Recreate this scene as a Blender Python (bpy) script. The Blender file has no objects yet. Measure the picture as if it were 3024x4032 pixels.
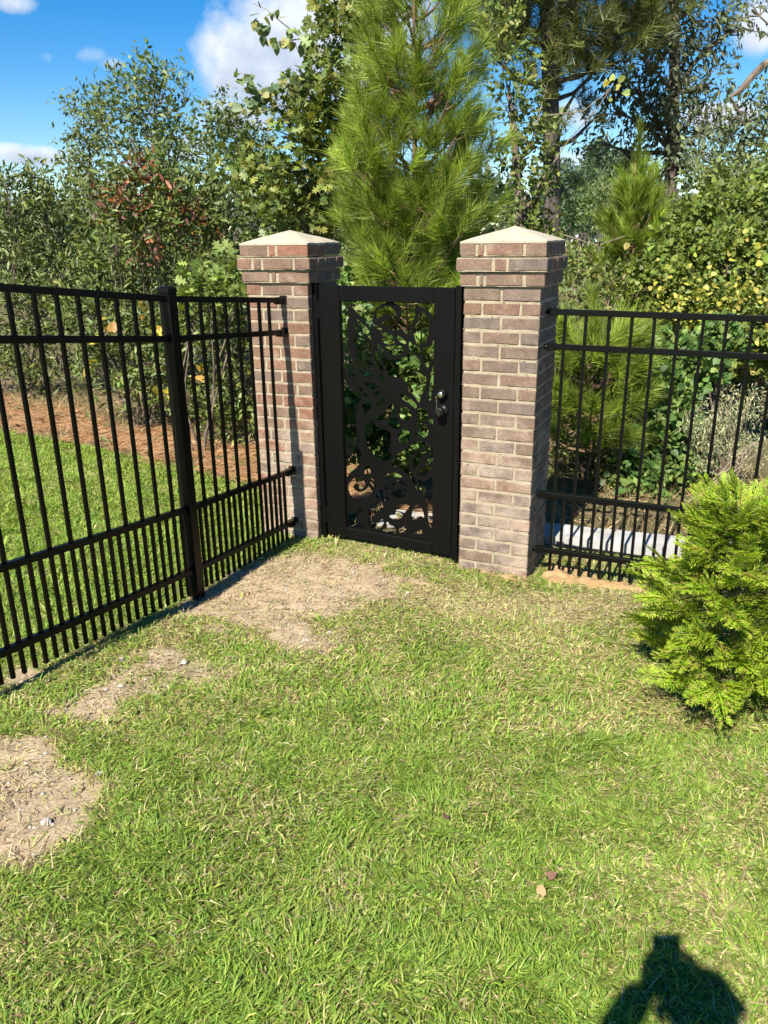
import bpy, bmesh, math, random
import numpy as np
from mathutils import Vector, Matrix
R=math.radians
rng=np.random.default_rng(7); random.seed(7)
S=bpy.context.scene; COL=S.collection


# ---------------------------------------------------------------- camera
EYE=np.array([0.0,0.0,1.85]); PITCH,ROLL,FOC=0.3367,-0.0137,3103.2
cam=bpy.data.cameras.new('camera'); camo=bpy.data.objects.new('camera',cam); COL.objects.link(camo)
cam.sensor_fit='VERTICAL'; cam.sensor_height=36; cam.sensor_width=27; cam.lens=FOC/4032*36
cam.clip_start=0.02; cam.clip_end=2000
cp,sp=math.cos(PITCH),math.sin(PITCH)
_r=Vector((1,0,0)); _u=Vector((0,sp,cp)); _b=Vector((0,-cp,sp))
cr,sr=math.cos(ROLL),math.sin(ROLL)
X=cr*_r+sr*_u; Y=-sr*_r+cr*_u
camo.matrix_world=Matrix(((X.x,Y.x,_b.x,EYE[0]),(X.y,Y.y,_b.y,EYE[1]),(X.z,Y.z,_b.z,EYE[2]),(0,0,0,1)))
S.camera=camo
S.render.engine='CYCLES'; S.render.resolution_x=768; S.render.resolution_y=1024
S.cycles.max_bounces=6; S.cycles.transparent_max_bounces=8

# ---------------------------------------------------------------- light, sky, exposure
SUN_EL,SUN_AZ=R(45.3),R(26.3)            # azimuth of the travelling light, east of +Y
LD=Vector((math.sin(SUN_AZ)*math.cos(SUN_EL),math.cos(SUN_AZ)*math.cos(SUN_EL),-math.sin(SUN_EL)))
S.view_settings.view_transform='Standard'; S.view_settings.look='None'
S.view_settings.exposure=1.26; S.view_settings.gamma=1
sun=bpy.data.lights.new('sun','SUN'); sun.energy=5.0; sun.angle=R(0.53); sun.color=(1,0.935,0.82)
so=bpy.data.objects.new('sun',sun); COL.objects.link(so)
so.rotation_mode='QUATERNION'; so.rotation_quaternion=(-LD).to_track_quat('Z','Y'); so.location=(-4,-8,12)

def survey(u,v,dist):
    """point at ground distance `dist` ahead of the eye on the line of sight measured at (u,v) on the 1659x2212 print"""
    U,V=u*1.8228-1512,v*1.8228-2016
    a=U*cr+V*sr; b=-U*sr+V*cr; x=a/FOC; w=-b/FOC
    d=np.array([x,cp+w*sp,-sp+w*cp]); return EYE+d*(dist/d[1])
def skydir(u,v):
    p=survey(u,v,10.)-EYE; return Vector(p).normalized()

W=bpy.data.worlds.new('World'); S.world=W; W.use_nodes=True
nt=W.node_tree; nt.nodes.clear(); N=nt.nodes.new; LK=nt.links.new
out=N('ShaderNodeOutputWorld'); bg=N('ShaderNodeBackground'); bg.inputs[1].default_value=0.06
sky=N('ShaderNodeTexSky'); sky.sky_type='NISHITA'; sky.sun_disc=False
sky.sun_elevation=SUN_EL; sky.sun_rotation=math.atan2(-LD.x,-LD.y); sky.altitude=100; sky.air_density=1.0; sky.dust_density=0.15; sky.ozone_density=3.0
hs=N('ShaderNodeHueSaturation'); hs.inputs['Saturation'].default_value=1.5; hs.inputs['Hue'].default_value=0.504; hs.inputs['Value'].default_value=1.08
LK(sky.outputs[0],hs.inputs['Color'])
tc=N('ShaderNodeTexCoord')
def math_(op,a,b=None,clamp=False):
    n=N('ShaderNodeMath'); n.operation=op; n.use_clamp=clamp
    for i,v in enumerate((a,b)):
        if v is None: continue
        if hasattr(v,'name') or hasattr(v,'links'): LK(v,n.inputs[i])
        else: n.inputs[i].default_value=v
    return n.outputs[0]
def dot_(vec):
    n=N('ShaderNodeVectorMath'); n.operation='DOT_PRODUCT'; LK(tc.outputs['Generated'],n.inputs[0]); n.inputs[1].default_value=vec; return n.outputs['Value']
ns=N('ShaderNodeTexNoise'); ns.inputs['Scale'].default_value=13; ns.inputs['Detail'].default_value=9; ns.inputs['Roughness'].default_value=0.58
LK(tc.outputs['Generated'],ns.inputs['Vector'])
ns2=N('ShaderNodeTexNoise'); ns2.inputs['Scale'].default_value=22; ns2.inputs['Detail'].default_value=6
LK(tc.outputs['Generated'],ns2.inputs['Vector'])
CLOUDS=[(585,120,140,100,1),(690,40,190,110,1),(690,160,140,90,1),(560,25,70,60,.9),(500,262,85,30,1),(440,305,70,20,.6),(630,205,90,26,.55),(70,335,75,20,.9),(30,325,45,15,.8),
 (118,128,26,15,.4),(190,122,34,14,.38),(235,138,28,10,.35),(28,6,48,20,.75),(60,290,34,12,.4),(470,235,50,22,.7),(395,330,60,14,.5),(40,388,60,12,.4),(140,284,14,9,.4),(1290,345,110,20,.75),(1240,250,50,26,.5),(1570,245,75,22,.95),(1640,60,40,50,.7),(700,0,40,14,.3),
 (-500,250,200,60,.9),(-900,120,260,90,1),(2300,200,240,60,1),(2000,-300,300,120,.9),(300,-700,260,130,.9),(1300,-900,300,140,.8)]
mask=None; lowm=None
for (u,v,a,b,k) in CLOUDS:
    c=skydir(u,v); t1=Vector((c.y,-c.x,0)).normalized(); t2=t1.cross(c).normalized()
    if t2.z<0: t2=-t2
    f=1702.0/ (1+0)   # angular size on the print
    A=math_('MULTIPLY',dot_(t1),f/a*0.8); B=math_('MULTIPLY',dot_(t2),f/b*0.8)
    q=math_('ADD',math_('MULTIPLY',A,A),math_('MULTIPLY',B,B))
    m=math_('MULTIPLY',math_('SUBTRACT',1.0,q),k)
    m=math_('MINIMUM',m,math_('MULTIPLY',dot_(c),k))
    mask=m if mask is None else math_('MAXIMUM',mask,m)
    l=math_('MULTIPLY',math_('MAXIMUM',math_('SUBTRACT',1.0,math_('MULTIPLY',q,.7)),0),math_('MULTIPLY',B,-1))
    lowm=l if lowm is None else math_('ADD',lowm,l)
dens=math_('ADD',math_('MULTIPLY',mask,1.45),math_('MULTIPLY',math_('SUBTRACT',ns.outputs[0],0.5),3.4))
dens=math_('MULTIPLY',math_('ADD',dens,-0.3),1.1,True)
dens=math_('MINIMUM',math_('MULTIPLY',dens,math_('ADD',math_('MULTIPLY',mask,1.6),0.25,True),True),0.93)
cr1=N('ShaderNodeMix'); cr1.data_type='RGBA'; cr1.inputs['A'].default_value=(6.9,7.2,7.6,1); cr1.inputs['B'].default_value=(3.7,4.4,5.7,1)
sh=math_('ADD',math_('MULTIPLY',lowm,0.55),math_('MULTIPLY',math_('SUBTRACT',ns2.outputs[0],0.42),2.4),True)
LK(sh,cr1.inputs['Factor'])
mx=N('ShaderNodeMix'); mx.data_type='RGBA'; LK(dens,mx.inputs['Factor']); LK(hs.outputs[0],mx.inputs['A']); LK(cr1.outputs['Result'],mx.inputs['B'])
LK(mx.outputs['Result'],bg.inputs[0]); LK(bg.outputs[0],out.inputs[0])

# ---------------------------------------------------------------- helpers
def link(o,parent=None):
    COL.objects.link(o)
    if parent is not None: o.parent=parent
    return o
def tag(o,label=None,cat=None,group=None,kind=None):
    if label: o['label']=label
    if cat: o['category']=cat
    if group: o['group']=group
    if kind: o['kind']=kind
    return o
def empty(name,loc=(0,0,0),rz=0,label=None,cat=None,group=None):
    o=bpy.data.objects.new(name,None); o.location=loc; o.rotation_euler=(0,0,rz); o.empty_display_size=.1; link(o); return tag(o,label,cat,group)
def raw_mesh(name,V,faces_flat,sizes,col=None,smooth=False):
    me=bpy.data.meshes.new(name); V=np.asarray(V,np.float32); n=len(V)
    me.vertices.add(n); me.vertices.foreach_set('co',V.ravel())
    ff=np.asarray(faces_flat,np.int32).ravel(); sizes=np.asarray(sizes,np.int32)
    me.loops.add(len(ff)); me.loops.foreach_set('vertex_index',ff)
    me.polygons.add(len(sizes)); st=np.zeros(len(sizes),np.int32); st[1:]=np.cumsum(sizes)[:-1]
    me.polygons.foreach_set('loop_start',st)
    try: me.polygons.foreach_set('loop_total',sizes)
    except Exception: pass
    if smooth: me.polygons.foreach_set('use_smooth',np.ones(len(sizes),bool))
    me.update(calc_edges=True)
    if col is not None:
        at=me.color_attributes.new('Col','FLOAT_COLOR','POINT')
        c=np.ones((n,4),np.float32); c[:,:3]=col; at.data.foreach_set('color',c.ravel())
    return me
def mesh_obj(name,me,mat,parent=None):
    o=bpy.data.objects.new(name,me)
    if mat is not None and len(me.materials)==0: me.materials.append(mat)
    return link(o,parent)
class MB:
    """collects simple solids for one mesh"""
    def __init__(s): s.v=[];s.f=[]
    def add(s,v,f):
        b=len(s.v); s.v+= [tuple(p) for p in v]; s.f+=[tuple(i+b for i in q) for q in f]; return s
    def box(s,x0,x1,y0,y1,z0,z1,M=None):
        v=[Vector(p) for p in ((x0,y0,z0),(x1,y0,z0),(x1,y1,z0),(x0,y1,z0),(x0,y0,z1),(x1,y0,z1),(x1,y1,z1),(x0,y1,z1))]
        if M is not None: v=[M@p for p in v]
        return s.add(v,[(0,3,2,1),(4,5,6,7),(0,1,5,4),(1,2,6,5),(2,3,7,6),(3,0,4,7)])
    def tube(s,pts,rad,n=6,cap=True):
        pts=[Vector(p) for p in pts]; m=len(pts)
        if not hasattr(rad,'__len__'): rad=[rad]*m
        b=len(s.v); ref=None
        for i,p in enumerate(pts):
            t=(pts[min(i+1,m-1)]-pts[max(i-1,0)])
            if t.length<1e-9: t=Vector((0,0,1))
            t.normalize()
            if ref is None: ref=Vector((1,0,0)) if abs(t.x)<.8 else Vector((0,1,0))
            a=t.cross(ref).normalized(); c=t.cross(a); ref=-c if False else ref
            for k in range(n):
                w=2*math.pi*k/n; s.v.append(tuple(p+(a*math.cos(w)+c*math.sin(w))*rad[i]))
        for i in range(m-1):
            for k in range(n):
                k2=(k+1)%n; s.f.append((b+i*n+k,b+i*n+k2,b+(i+1)*n+k2,b+(i+1)*n+k))
        if cap:
            s.f.append(tuple(b+k for k in reversed(range(n)))); s.f.append(tuple(b+(m-1)*n+k for k in range(n)))
        return s
    def lathe(s,prof,n=20,M=None):
        b=len(s.v)
        for (r,z) in prof:
            for k in range(n):
                w=2*math.pi*k/n; p=Vector((r*math.cos(w),r*math.sin(w),z)); s.v.append(tuple(M@p if M is not None else p))
        for i in range(len(prof)-1):
            for k in range(n):
                k2=(k+1)%n; s.f.append((b+i*n+k,b+i*n+k2,b+(i+1)*n+k2,b+(i+1)*n+k))
        s.f.append(tuple(b+k for k in reversed(range(n)))); s.f.append(tuple(b+(len(prof)-1)*n+k for k in range(n)))
        return s
    def mesh(s,name,bevel=0,smooth=False):
        me=bpy.data.meshes.new(name); me.from_pydata(s.v,[],s.f); me.update()
        if bevel:
            bm=bmesh.new(); bm.from_mesh(me); bmesh.ops.bevel(bm,geom=bm.edges[:],offset=bevel,segments=1,affect='EDGES'); bm.to_mesh(me); bm.free()
        if smooth:
            for p in me.polygons: p.use_smooth=True
        return me
    def build(s,name,mat,parent=None,bevel=0,smooth=False): return mesh_obj(name,s.mesh(name,bevel,smooth),mat,parent)

# value noise on arrays
_NG=rng.random((256,256))
def vnoise(x,y,sc=1.0,seed=0):
    x=np.asarray(x)*sc+seed*17.3+1000; y=np.asarray(y)*sc+seed*9.1+1000
    xi=np.floor(x).astype(int); yi=np.floor(y).astype(int); fx=x-xi; fy=y-yi
    fx=fx*fx*(3-2*fx); fy=fy*fy*(3-2*fy)
    g=lambda a,b:_NG[a%256,b%256]
    return (g(xi,yi)*(1-fx)+g(xi+1,yi)*fx)*(1-fy)+(g(xi,yi+1)*(1-fx)+g(xi+1,yi+1)*fx)*fy
def fbm(x,y,sc,seed=0,o=4):
    t=0;a=1;n=0
    for i in range(o): t=t+a*vnoise(x,y,sc*2**i,seed+i*3); n+=a; a*=.5
    return t/n
def sstep(a,b,x):
    t=np.clip((x-a)/(b-a),0,1); return t*t*(3-2*t)
def pip(x,y,poly):
    x=np.asarray(x);y=np.asarray(y); c=np.zeros(x.shape,bool); n=len(poly)
    for i in range(n):
        x1,y1=poly[i]; x2,y2=poly[(i+1)%n]
        if y1==y2: continue
        m=((y1>y)!=(y2>y))&(x<(x2-x1)*(y-y1)/(y2-y1)+x1); c^=m
    return c

# ---------------------------------------------------------------- materials
def new_mat(name):
    m=bpy.data.materials.new(name); m.use_nodes=True; t=m.node_tree; b=t.nodes['Principled BSDF']; return m,t,b
def nd(t,typ,**kw):
    n=t.nodes.new(typ)
    for k,v in kw.items():
        if k in ('operation','data_type','blend_type','attribute_name','feature','interpolation','noise_dimensions'): setattr(n,k,v)
        else: n.inputs[k].default_value=v
    return n
def bump(t,b,src,strength,dist):
    n=nd(t,'ShaderNodeBump',Strength=strength,Distance=dist); t.links.new(src,n.inputs['Height']); t.links.new(n.outputs[0],b.inputs['Normal']); return n
def leaf_mat(name,trans=0.35,rough=0.42,spec=0.5,vary=0.35):
    m,t,b=new_mat(name); a=nd(t,'ShaderNodeAttribute',attribute_name='Col')
    geo=t.nodes.new('ShaderNodeNewGeometry')
    nz=nd(t,'ShaderNodeTexNoise',Scale=60.0,Detail=2.0); t.links.new(geo.outputs['Position'],nz.inputs['Vector'])
    mr=nd(t,'ShaderNodeMapRange'); mr.inputs['To Min'].default_value=1-vary; mr.inputs['To Max'].default_value=1+vary; t.links.new(nz.outputs[0],mr.inputs['Value'])
    mu=nd(t,'ShaderNodeMix',data_type='RGBA',blend_type='MULTIPLY'); mu.inputs['Factor'].default_value=1
    t.links.new(a.outputs['Color'],mu.inputs['A']); t.links.new(mr.outputs[0],mu.inputs['B'])
    t.links.new(mu.outputs['Result'],b.inputs['Base Color']); b.inputs['Roughness'].default_value=rough; b.inputs['Specular IOR Level'].default_value=spec
    tr=t.nodes.new('ShaderNodeBsdfTranslucent'); 
    tm=nd(t,'ShaderNodeMix',data_type='RGBA',blend_type='MULTIPLY'); tm.inputs['Factor'].default_value=1; tm.inputs['B'].default_value=(1.5,1.45,.5,1)
    t.links.new(mu.outputs['Result'],tm.inputs['A']); t.links.new(tm.outputs['Result'],tr.inputs['Color'])
    mix=t.nodes.new('ShaderNodeMixShader'); mix.inputs[0].default_value=trans
    t.links.new(b.outputs[0],mix.inputs[1]); t.links.new(tr.outputs[0],mix.inputs[2])
    t.links.new(mix.outputs[0],t.nodes['Material Output'].inputs['Surface']); return m
M={}
M['leaf']=leaf_mat('leaf_foliage',0.32,0.5,0.35)
M['glossy']=leaf_mat('glossy_leaf',0.25,0.46,0.35)
M['lime']=leaf_mat('lime_scale_leaf',0.42,0.5,0.3,.15)
M['needle']=leaf_mat('pine_needle',0.25,0.42,0.4,.15)
M['grass']=leaf_mat('grass_blade',0.34,0.58,0.22,.25)
M['litter']=leaf_mat('dry_litter',0.12,0.6,0.25,.25)
def bark(name,c1,c2,sc=14):
    m,t,b=new_mat(name); tcn=t.nodes.new('ShaderNodeTexCoord'); mp=nd(t,'ShaderNodeMapping'); mp.inputs['Scale'].default_value=(1,1,.25)
    t.links.new(tcn.outputs['Object'],mp.inputs['Vector'])
    nz=nd(t,'ShaderNodeTexNoise',Scale=float(sc),Detail=6.0,Roughness=.65); t.links.new(mp.outputs[0],nz.inputs['Vector'])
    rp=t.nodes.new('ShaderNodeValToRGB'); rp.color_ramp.elements[0].position=.35; rp.color_ramp.elements[0].color=(*c1,1); rp.color_ramp.elements[1].position=.65; rp.color_ramp.elements[1].color=(*c2,1)
    t.links.new(nz.outputs[0],rp.inputs[0]); t.links.new(rp.outputs[0],b.inputs['Base Color']); b.inputs['Roughness'].default_value=.9
    bump(t,b,nz.outputs[0],.9,.03); return m
M['bark']=bark('bark',(.045,.032,.022),(.19,.15,.115))
M['pine_bark']=bark('pine_bark',(.06,.035,.02),(.26,.16,.09),20)
M['tall_bark']=bark('tall_pine_bark',(.022,.018,.015),(.11,.088,.072),10)
M['twig']=bark('twig',(.10,.075,.05),(.3,.24,.17),30)
def metal(name,base,rough,coat=0):
    m,t,b=new_mat(name); b.inputs['Base Color'].default_value=(*base,1); b.inputs['Roughness'].default_value=rough; b.inputs['Specular IOR Level'].default_value=.14
    tcn=t.nodes.new('ShaderNodeTexCoord'); nz=nd(t,'ShaderNodeTexNoise',Scale=350.0,Detail=2.0); t.links.new(tcn.outputs['Object'],nz.inputs['Vector'])
    n2=nd(t,'ShaderNodeTexNoise',Scale=6.0,Detail=5.0); t.links.new(tcn.outputs['Object'],n2.inputs['Vector'])
    mr=nd(t,'ShaderNodeMapRange'); mr.inputs['To Min'].default_value=rough-.07; mr.inputs['To Max'].default_value=rough+.14; t.links.new(n2.outputs[0],mr.inputs['Value']); t.links.new(mr.outputs[0],b.inputs['Roughness'])
    bump(t,b,nz.outputs[0],.12,.001); return m
M['black']=metal('black_powder_coat',(.0035,.0038,.0035),.3)
M['gate']=metal('black_gate_paint',(.0028,.0028,.0027),.42)
M['knob']=metal('oil_rubbed_bronze',(.007,.0065,.006),.36)
m,t,b=new_mat('steel'); b.inputs['Base Color'].default_value=(.62,.61,.58,1); b.inputs['Metallic'].default_value=1; b.inputs['Roughness'].default_value=.25; M['steel']=m
m,t,b=new_mat('brass'); b.inputs['Base Color'].default_value=(.6,.47,.24,1); b.inputs['Metallic'].default_value=1; b.inputs['Roughness'].default_value=.3; M['brass']=m

# brick: colour of its own per brick, rough crinkled face, mortar bloom on the lower courses
def brick_mat(name,cols):
  m,t,b=new_mat(name)
  oi=t.nodes.new('ShaderNodeObjectInfo'); rp=t.nodes.new('ShaderNodeValToRGB'); e=rp.color_ramp
  e.interpolation='CONSTANT'
  while len(e.elements)<len(cols): e.elements.new(.5)
  for i,c in enumerate(cols): e.elements[i].position=i/len(cols); e.elements[i].color=(*c,1)
  t.links.new(oi.outputs['Random'],rp.inputs[0])
  geo=t.nodes.new('ShaderNodeNewGeometry')
  n1=nd(t,'ShaderNodeTexNoise',Scale=130.0,Detail=5.0,Roughness=.7); t.links.new(geo.outputs['Position'],n1.inputs['Vector'])
  n2=nd(t,'ShaderNodeTexNoise',Scale=16.0,Detail=4.0); t.links.new(geo.outputs['Position'],n2.inputs['Vector'])
  n3=nd(t,'ShaderNodeTexNoise',Scale=7.0,Detail=5.0,Roughness=.65); t.links.new(geo.outputs['Position'],n3.inputs['Vector'])
  mr=nd(t,'ShaderNodeMapRange'); mr.inputs['From Min'].default_value=.3; mr.inputs['From Max'].default_value=.7; mr.inputs['To Min'].default_value=.62; mr.inputs['To Max'].default_value=1.4; t.links.new(n1.outputs[0],mr.inputs['Value'])
  mr2=nd(t,'ShaderNodeMapRange'); mr2.inputs['From Min'].default_value=.3; mr2.inputs['From Max'].default_value=.7; mr2.inputs['To Min'].default_value=.8; mr2.inputs['To Max'].default_value=1.2; t.links.new(n2.outputs[0],mr2.inputs['Value'])
  pr=nd(t,'ShaderNodeMath',operation='MULTIPLY'); t.links.new(mr.outputs[0],pr.inputs[0]); t.links.new(mr2.outputs[0],pr.inputs[1])
  mu=nd(t,'ShaderNodeMix',data_type='RGBA',blend_type='MULTIPLY'); mu.inputs['Factor'].default_value=1; t.links.new(rp.outputs[0],mu.inputs['A']); t.links.new(pr.outputs[0],mu.inputs['B'])
  # pale mortar smear
  sx=t.nodes.new('ShaderNodeSeparateXYZ'); t.links.new(geo.outputs['Position'],sx.inputs[0])
  zr=nd(t,'ShaderNodeMapRange'); zr.inputs['From Min'].default_value=1.05; zr.inputs['From Max'].default_value=.72; t.links.new(sx.outputs['Z'],zr.inputs['Value'])
  zz=nd(t,'ShaderNodeMath',operation='MULTIPLY'); t.links.new(zr.outputs[0],zz.inputs[0]); zz.inputs[1].default_value=.16
  zz2=nd(t,'ShaderNodeMath',operation='ADD'); t.links.new(n3.outputs[0],zz2.inputs[0]); t.links.new(zz.outputs[0],zz2.inputs[1])
  zf=nd(t,'ShaderNodeMapRange'); zf.inputs['From Min'].default_value=.56; zf.inputs['From Max'].default_value=.8; zf.inputs['To Max'].default_value=.6; t.links.new(zz2.outputs[0],zf.inputs['Value'])
  zg=nd(t,'ShaderNodeMath',operation='MULTIPLY'); t.links.new(zf.outputs[0],zg.inputs[0]); t.links.new(mr.outputs[0],zg.inputs[1]); zg.use_clamp=True
  fm=nd(t,'ShaderNodeMix',data_type='RGBA'); fm.inputs['B'].default_value=(.40,.315,.24,1); t.links.new(zg.outputs[0],fm.inputs['Factor']); t.links.new(mu.outputs['Result'],fm.inputs['A'])
  t.links.new(fm.outputs['Result'],b.inputs['Base Color']); b.inputs['Roughness'].default_value=.93; b.inputs['Specular IOR Level'].default_value=.25
  ad=nd(t,'ShaderNodeMath',operation='ADD'); t.links.new(n1.outputs[0],ad.inputs[0]); t.links.new(n2.outputs[0],ad.inputs[1])
  bump(t,b,ad.outputs[0],.75,.006); return m
M['brick']=brick_mat('brick',[(0.1672, 0.0954, 0.0628), (0.1614, 0.1069, 0.0758), (0.147, 0.1069, 0.0822), (0.183, 0.1119, 0.0736), (0.1542, 0.1026, 0.0743), (0.1902, 0.0939, 0.0614), (0.1686, 0.117, 0.0844), (0.129, 0.0975, 0.0794), (0.1744, 0.1047, 0.0722)])
M['brick_grey']=brick_mat('grey_brown_brick',[(0.1542, 0.1069, 0.0772), (0.1506, 0.1119, 0.0858), (0.1398, 0.1069, 0.0866), (0.165, 0.1119, 0.0801), (0.147, 0.1054, 0.0801), (0.165, 0.0997, 0.0686), (0.1578, 0.117, 0.0902), (0.1326, 0.104, 0.0873), (0.1614, 0.1083, 0.0786)])
def stone(name,c1,c2,sc,bs=.5,bd=.004,rough=.9):
    m,t,b=new_mat(name); geo=t.nodes.new('ShaderNodeNewGeometry'); nz=nd(t,'ShaderNodeTexNoise',Scale=float(sc),Detail=8.0,Roughness=.65); t.links.new(geo.outputs['Position'],nz.inputs['Vector'])
    rp=t.nodes.new('ShaderNodeValToRGB'); rp.color_ramp.elements[0].position=.3; rp.color_ramp.elements[0].color=(*c1,1); rp.color_ramp.elements[1].position=.7; rp.color_ramp.elements[1].color=(*c2,1)
    t.links.new(nz.outputs[0],rp.inputs[0]); t.links.new(rp.outputs[0],b.inputs['Base Color']); b.inputs['Roughness'].default_value=rough
    n2=nd(t,'ShaderNodeTexNoise',Scale=float(sc)*9,Detail=4.0); t.links.new(geo.outputs['Position'],n2.inputs['Vector']); bump(t,b,n2.outputs[0],bs,bd); return m
M['mortar']=stone('mortar',(.24,.20,.138),(.36,.305,.21),25,.8,.006)
M['cap']=stone('cap_mortar',(.29,.25,.18),(.40,.355,.27),14,.5,.004)
M['concrete']=stone('concrete',(.24,.24,.23),(.42,.42,.405),7,.5,.003)
M['pebble']=stone('pebble',(.28,.25,.21),(.46,.43,.38),30)
M['sandmound']=stone('dug_sand',(.30,.17,.07),(.46,.31,.15),18,1.0,.012)
# ground: earth colours per zone carried by the sheet, grain from noise
m,t,b=new_mat('ground_soil'); a=nd(t,'ShaderNodeAttribute',attribute_name='Col'); geo=t.nodes.new('ShaderNodeNewGeometry')
n1=nd(t,'ShaderNodeTexNoise',Scale=70.0,Detail=8.0,Roughness=.7); t.links.new(geo.outputs['Position'],n1.inputs['Vector'])
mr=nd(t,'ShaderNodeMapRange'); mr.inputs['From Min'].default_value=.3; mr.inputs['From Max'].default_value=.7; mr.inputs['To Min'].default_value=.7; mr.inputs['To Max'].default_value=1.3; t.links.new(n1.outputs[0],mr.inputs['Value'])
mu=nd(t,'ShaderNodeMix',data_type='RGBA',blend_type='MULTIPLY'); mu.inputs['Factor'].default_value=1; t.links.new(a.outputs['Color'],mu.inputs['A']); t.links.new(mr.outputs[0],mu.inputs['B'])
t.links.new(mu.outputs['Result'],b.inputs['Base Color']); b.inputs['Roughness'].default_value=.95; b.inputs['Specular IOR Level'].default_value=.1; bump(t,b,n1.outputs[0],.8,.012); M['ground']=m

# ---------------------------------------------------------------- ground
def gz(x,y):
    x=np.asarray(x,float); y=np.asarray(y,float)
    s=(x+.534)*.37+(y-4.96)*.93
    g=np.where(s<0,-.075*s,-.03*np.minimum(s,4))
    g=np.where(s<-6,.45-.01*(s+6)*0,g)
    g=g-.045*np.exp(-((x+1.0)**2+(y-3.8)**2)/.12)
    g=g-.035*np.exp(-(((x-1.1)*.92-(y-4.1)*.38)**2/.5+((x-1.1)*.38+(y-4.1)*.92)**2/.04))
    g=g-.16*np.exp(-(((x+.15)/.75)**2+((y-6.35)/.75)**2))
    far=sstep(16,45,y)*.95
    return g+far+.02*(fbm(x,y,.8,5,2)-.5)*np.minimum(1,np.maximum(0,14-y))
def gpt(u,v):
    lo,hi=.5,60.
    d=survey(u,v,1.)-EYE
    for _ in range(40):
        mm=(lo+hi)/2; P=EYE+d*mm
        if P[2]>gz(P[0],P[1]): lo=mm
        else: hi=mm
    return EYE+d*lo
def gpoly(s): return [tuple(gpt(*map(float,w.split(',')))[:2]) for w in s.split()]
SANDS=[(gpoly('360,1335 430,1290 520,1245 600,1205 660,1190 740,1210 850,1235 880,1262 820,1285 760,1300 710,1345 690,1390 640,1412 580,1370 500,1340'),1.0),
 (gpoly('285,1395 340,1398 450,1438 455,1478 380,1484 310,1440'),1.0),(gpoly('140,1545 240,1480 320,1440 340,1475 270,1530 190,1565'),.95),
 (gpoly('-60,1590 60,1620 130,1665 240,1690 250,1755 150,1815 40,1850 -60,1860'),1.0),(gpoly('760,1250 1000,1265 1180,1290 1390,1255 1400,1330 1250,1345 1000,1330 800,1320'),.24),
 (gpoly('-20,1440 60,1440 60,1475 0,1500 -40,1490'),.9),(gpoly('1020,1835 1090,1830 1095,1870 1030,1875'),.45)]
def sand_mask(x,y):
    x=np.asarray(x);y=np.asarray(y); dx=(fbm(x,y,7,1,3)-.5)*.32; dy=(fbm(x,y,7,9,3)-.5)*.32
    m=np.zeros(x.shape)
    for p,k in SANDS:
        a=0
        for ox,oy in ((0,0),(.05,0),(-.05,0),(0,.05),(0,-.05),(.08,.08),(-.08,.08),(.08,-.08),(-.08,-.08)): a=a+pip(x+dx+ox,y+dy+oy,p)
        m=np.maximum(m,k*a/9)
    m=1.35*m*(0.6+.6*sstep(.36,.58,fbm(x,y,5,21,3)))
    return np.clip(m,0,1)
BED=[(-9,10.6),(-5.0,8.75),(-4.08,8.22),(-3.1,7.6),(-2.23,6.97),(-1.19,6.3),(-.55,5.75),(.05,5.25),(.4,5.0),(.75,5.25),(.2,6.2),(-.3,6.7),(-1.2,7.2),(-2.0,7.9),(-3.2,8.8),(-5.0,10.4),(-9,12.5)]
def bed_mask(x,y):
    dx=(fbm(x,y,3,31,4)-.5)*.7; return pip(np.asarray(x)+dx,np.asarray(y)+dx,BED).astype(float)
NRM=np.array([.93,-.37])  # right of the left fence line
FA=np.array([-.5855,4.7387]); FB=np.array([-.9956,3.8054]); FC=np.array([-1.3627,2.971]); FD=(FA-FC)/np.hypot(*(FA-FC))
GA=np.array([.9448,4.158]); GD=np.array([.9244,-.3815])
def lawn_zone(x,y):
    """1 on mown grass: the yard inside the fences and the lawn beyond the left fence"""
    e=(x-FA[0])*FD[1]-(y-FA[1])*FD[0]
    wall=(x-.0)*.4226+(y-4.62)*.906         # >0 beyond the gate line
    wr=(x-GA[0])*.3815+(y-GA[1])*.9244
    yard=(e>-.05)&(wall<.12)&((x<.8)|(wr<.25))
    bx=[p[0] for p in BED[:9]]; by=[p[1] for p in BED[:9]]
    left=(e<=0)&(y<np.interp(x,bx,by))
    strip=(x>.8)&(wr<.42)
    return (yard|left|strip).astype(float)
def axis(a0,a1,st,lo,hi):
    fine=np.arange(a0,a1,st); l=[];s_=st;p=a0
    while p>lo: s_*=1.18; p-=s_; l.append(p)
    r=[];s_=st;p=fine[-1]
    while p<hi: s_*=1.18; p+=s_; r.append(p)
    return np.array(l[::-1]+list(fine)+r)
gx=axis(-2.4,2.6,.024,-400,400); gy=axis(.7,5.6,.026,-60,600)
GX,GY=np.meshgrid(gx,gy); zx=gz(GX,GY); sm=sand_mask(GX,GY)*lawn_zone(GX,GY); bm_=bed_mask(GX,GY); lz=lawn_zone(GX,GY)
near=((GX>-2.6)&(GX<2.8)&(GY>.5)&(GY<5.8)).astype(float)
zx=zx+near*(sm*.022*(fbm(GX,GY,16,41,3)-.5)+.01*(fbm(GX,GY,22,44,2)-.5)-.008*(1-sm)*lz)
nn=fbm(GX,GY,3,50,3)[...,None]
c=np.array([.115,.098,.05])*(.7+.6*nn)
c=c*(1-lz[...,None])*1.0+lz[...,None]*np.array([.27,.24,.105])*(.6+.8*nn)
c=c*(1-bm_[...,None])+bm_[...,None]*np.array([.21,.105,.05])
s3=np.clip(sm*1.25,0,1)[...,None]; c=c*(1-s3)+s3*(np.array([.385,.295,.19])*(.8+.4*fbm(GX,GY,9,60,3)[...,None]))
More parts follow.
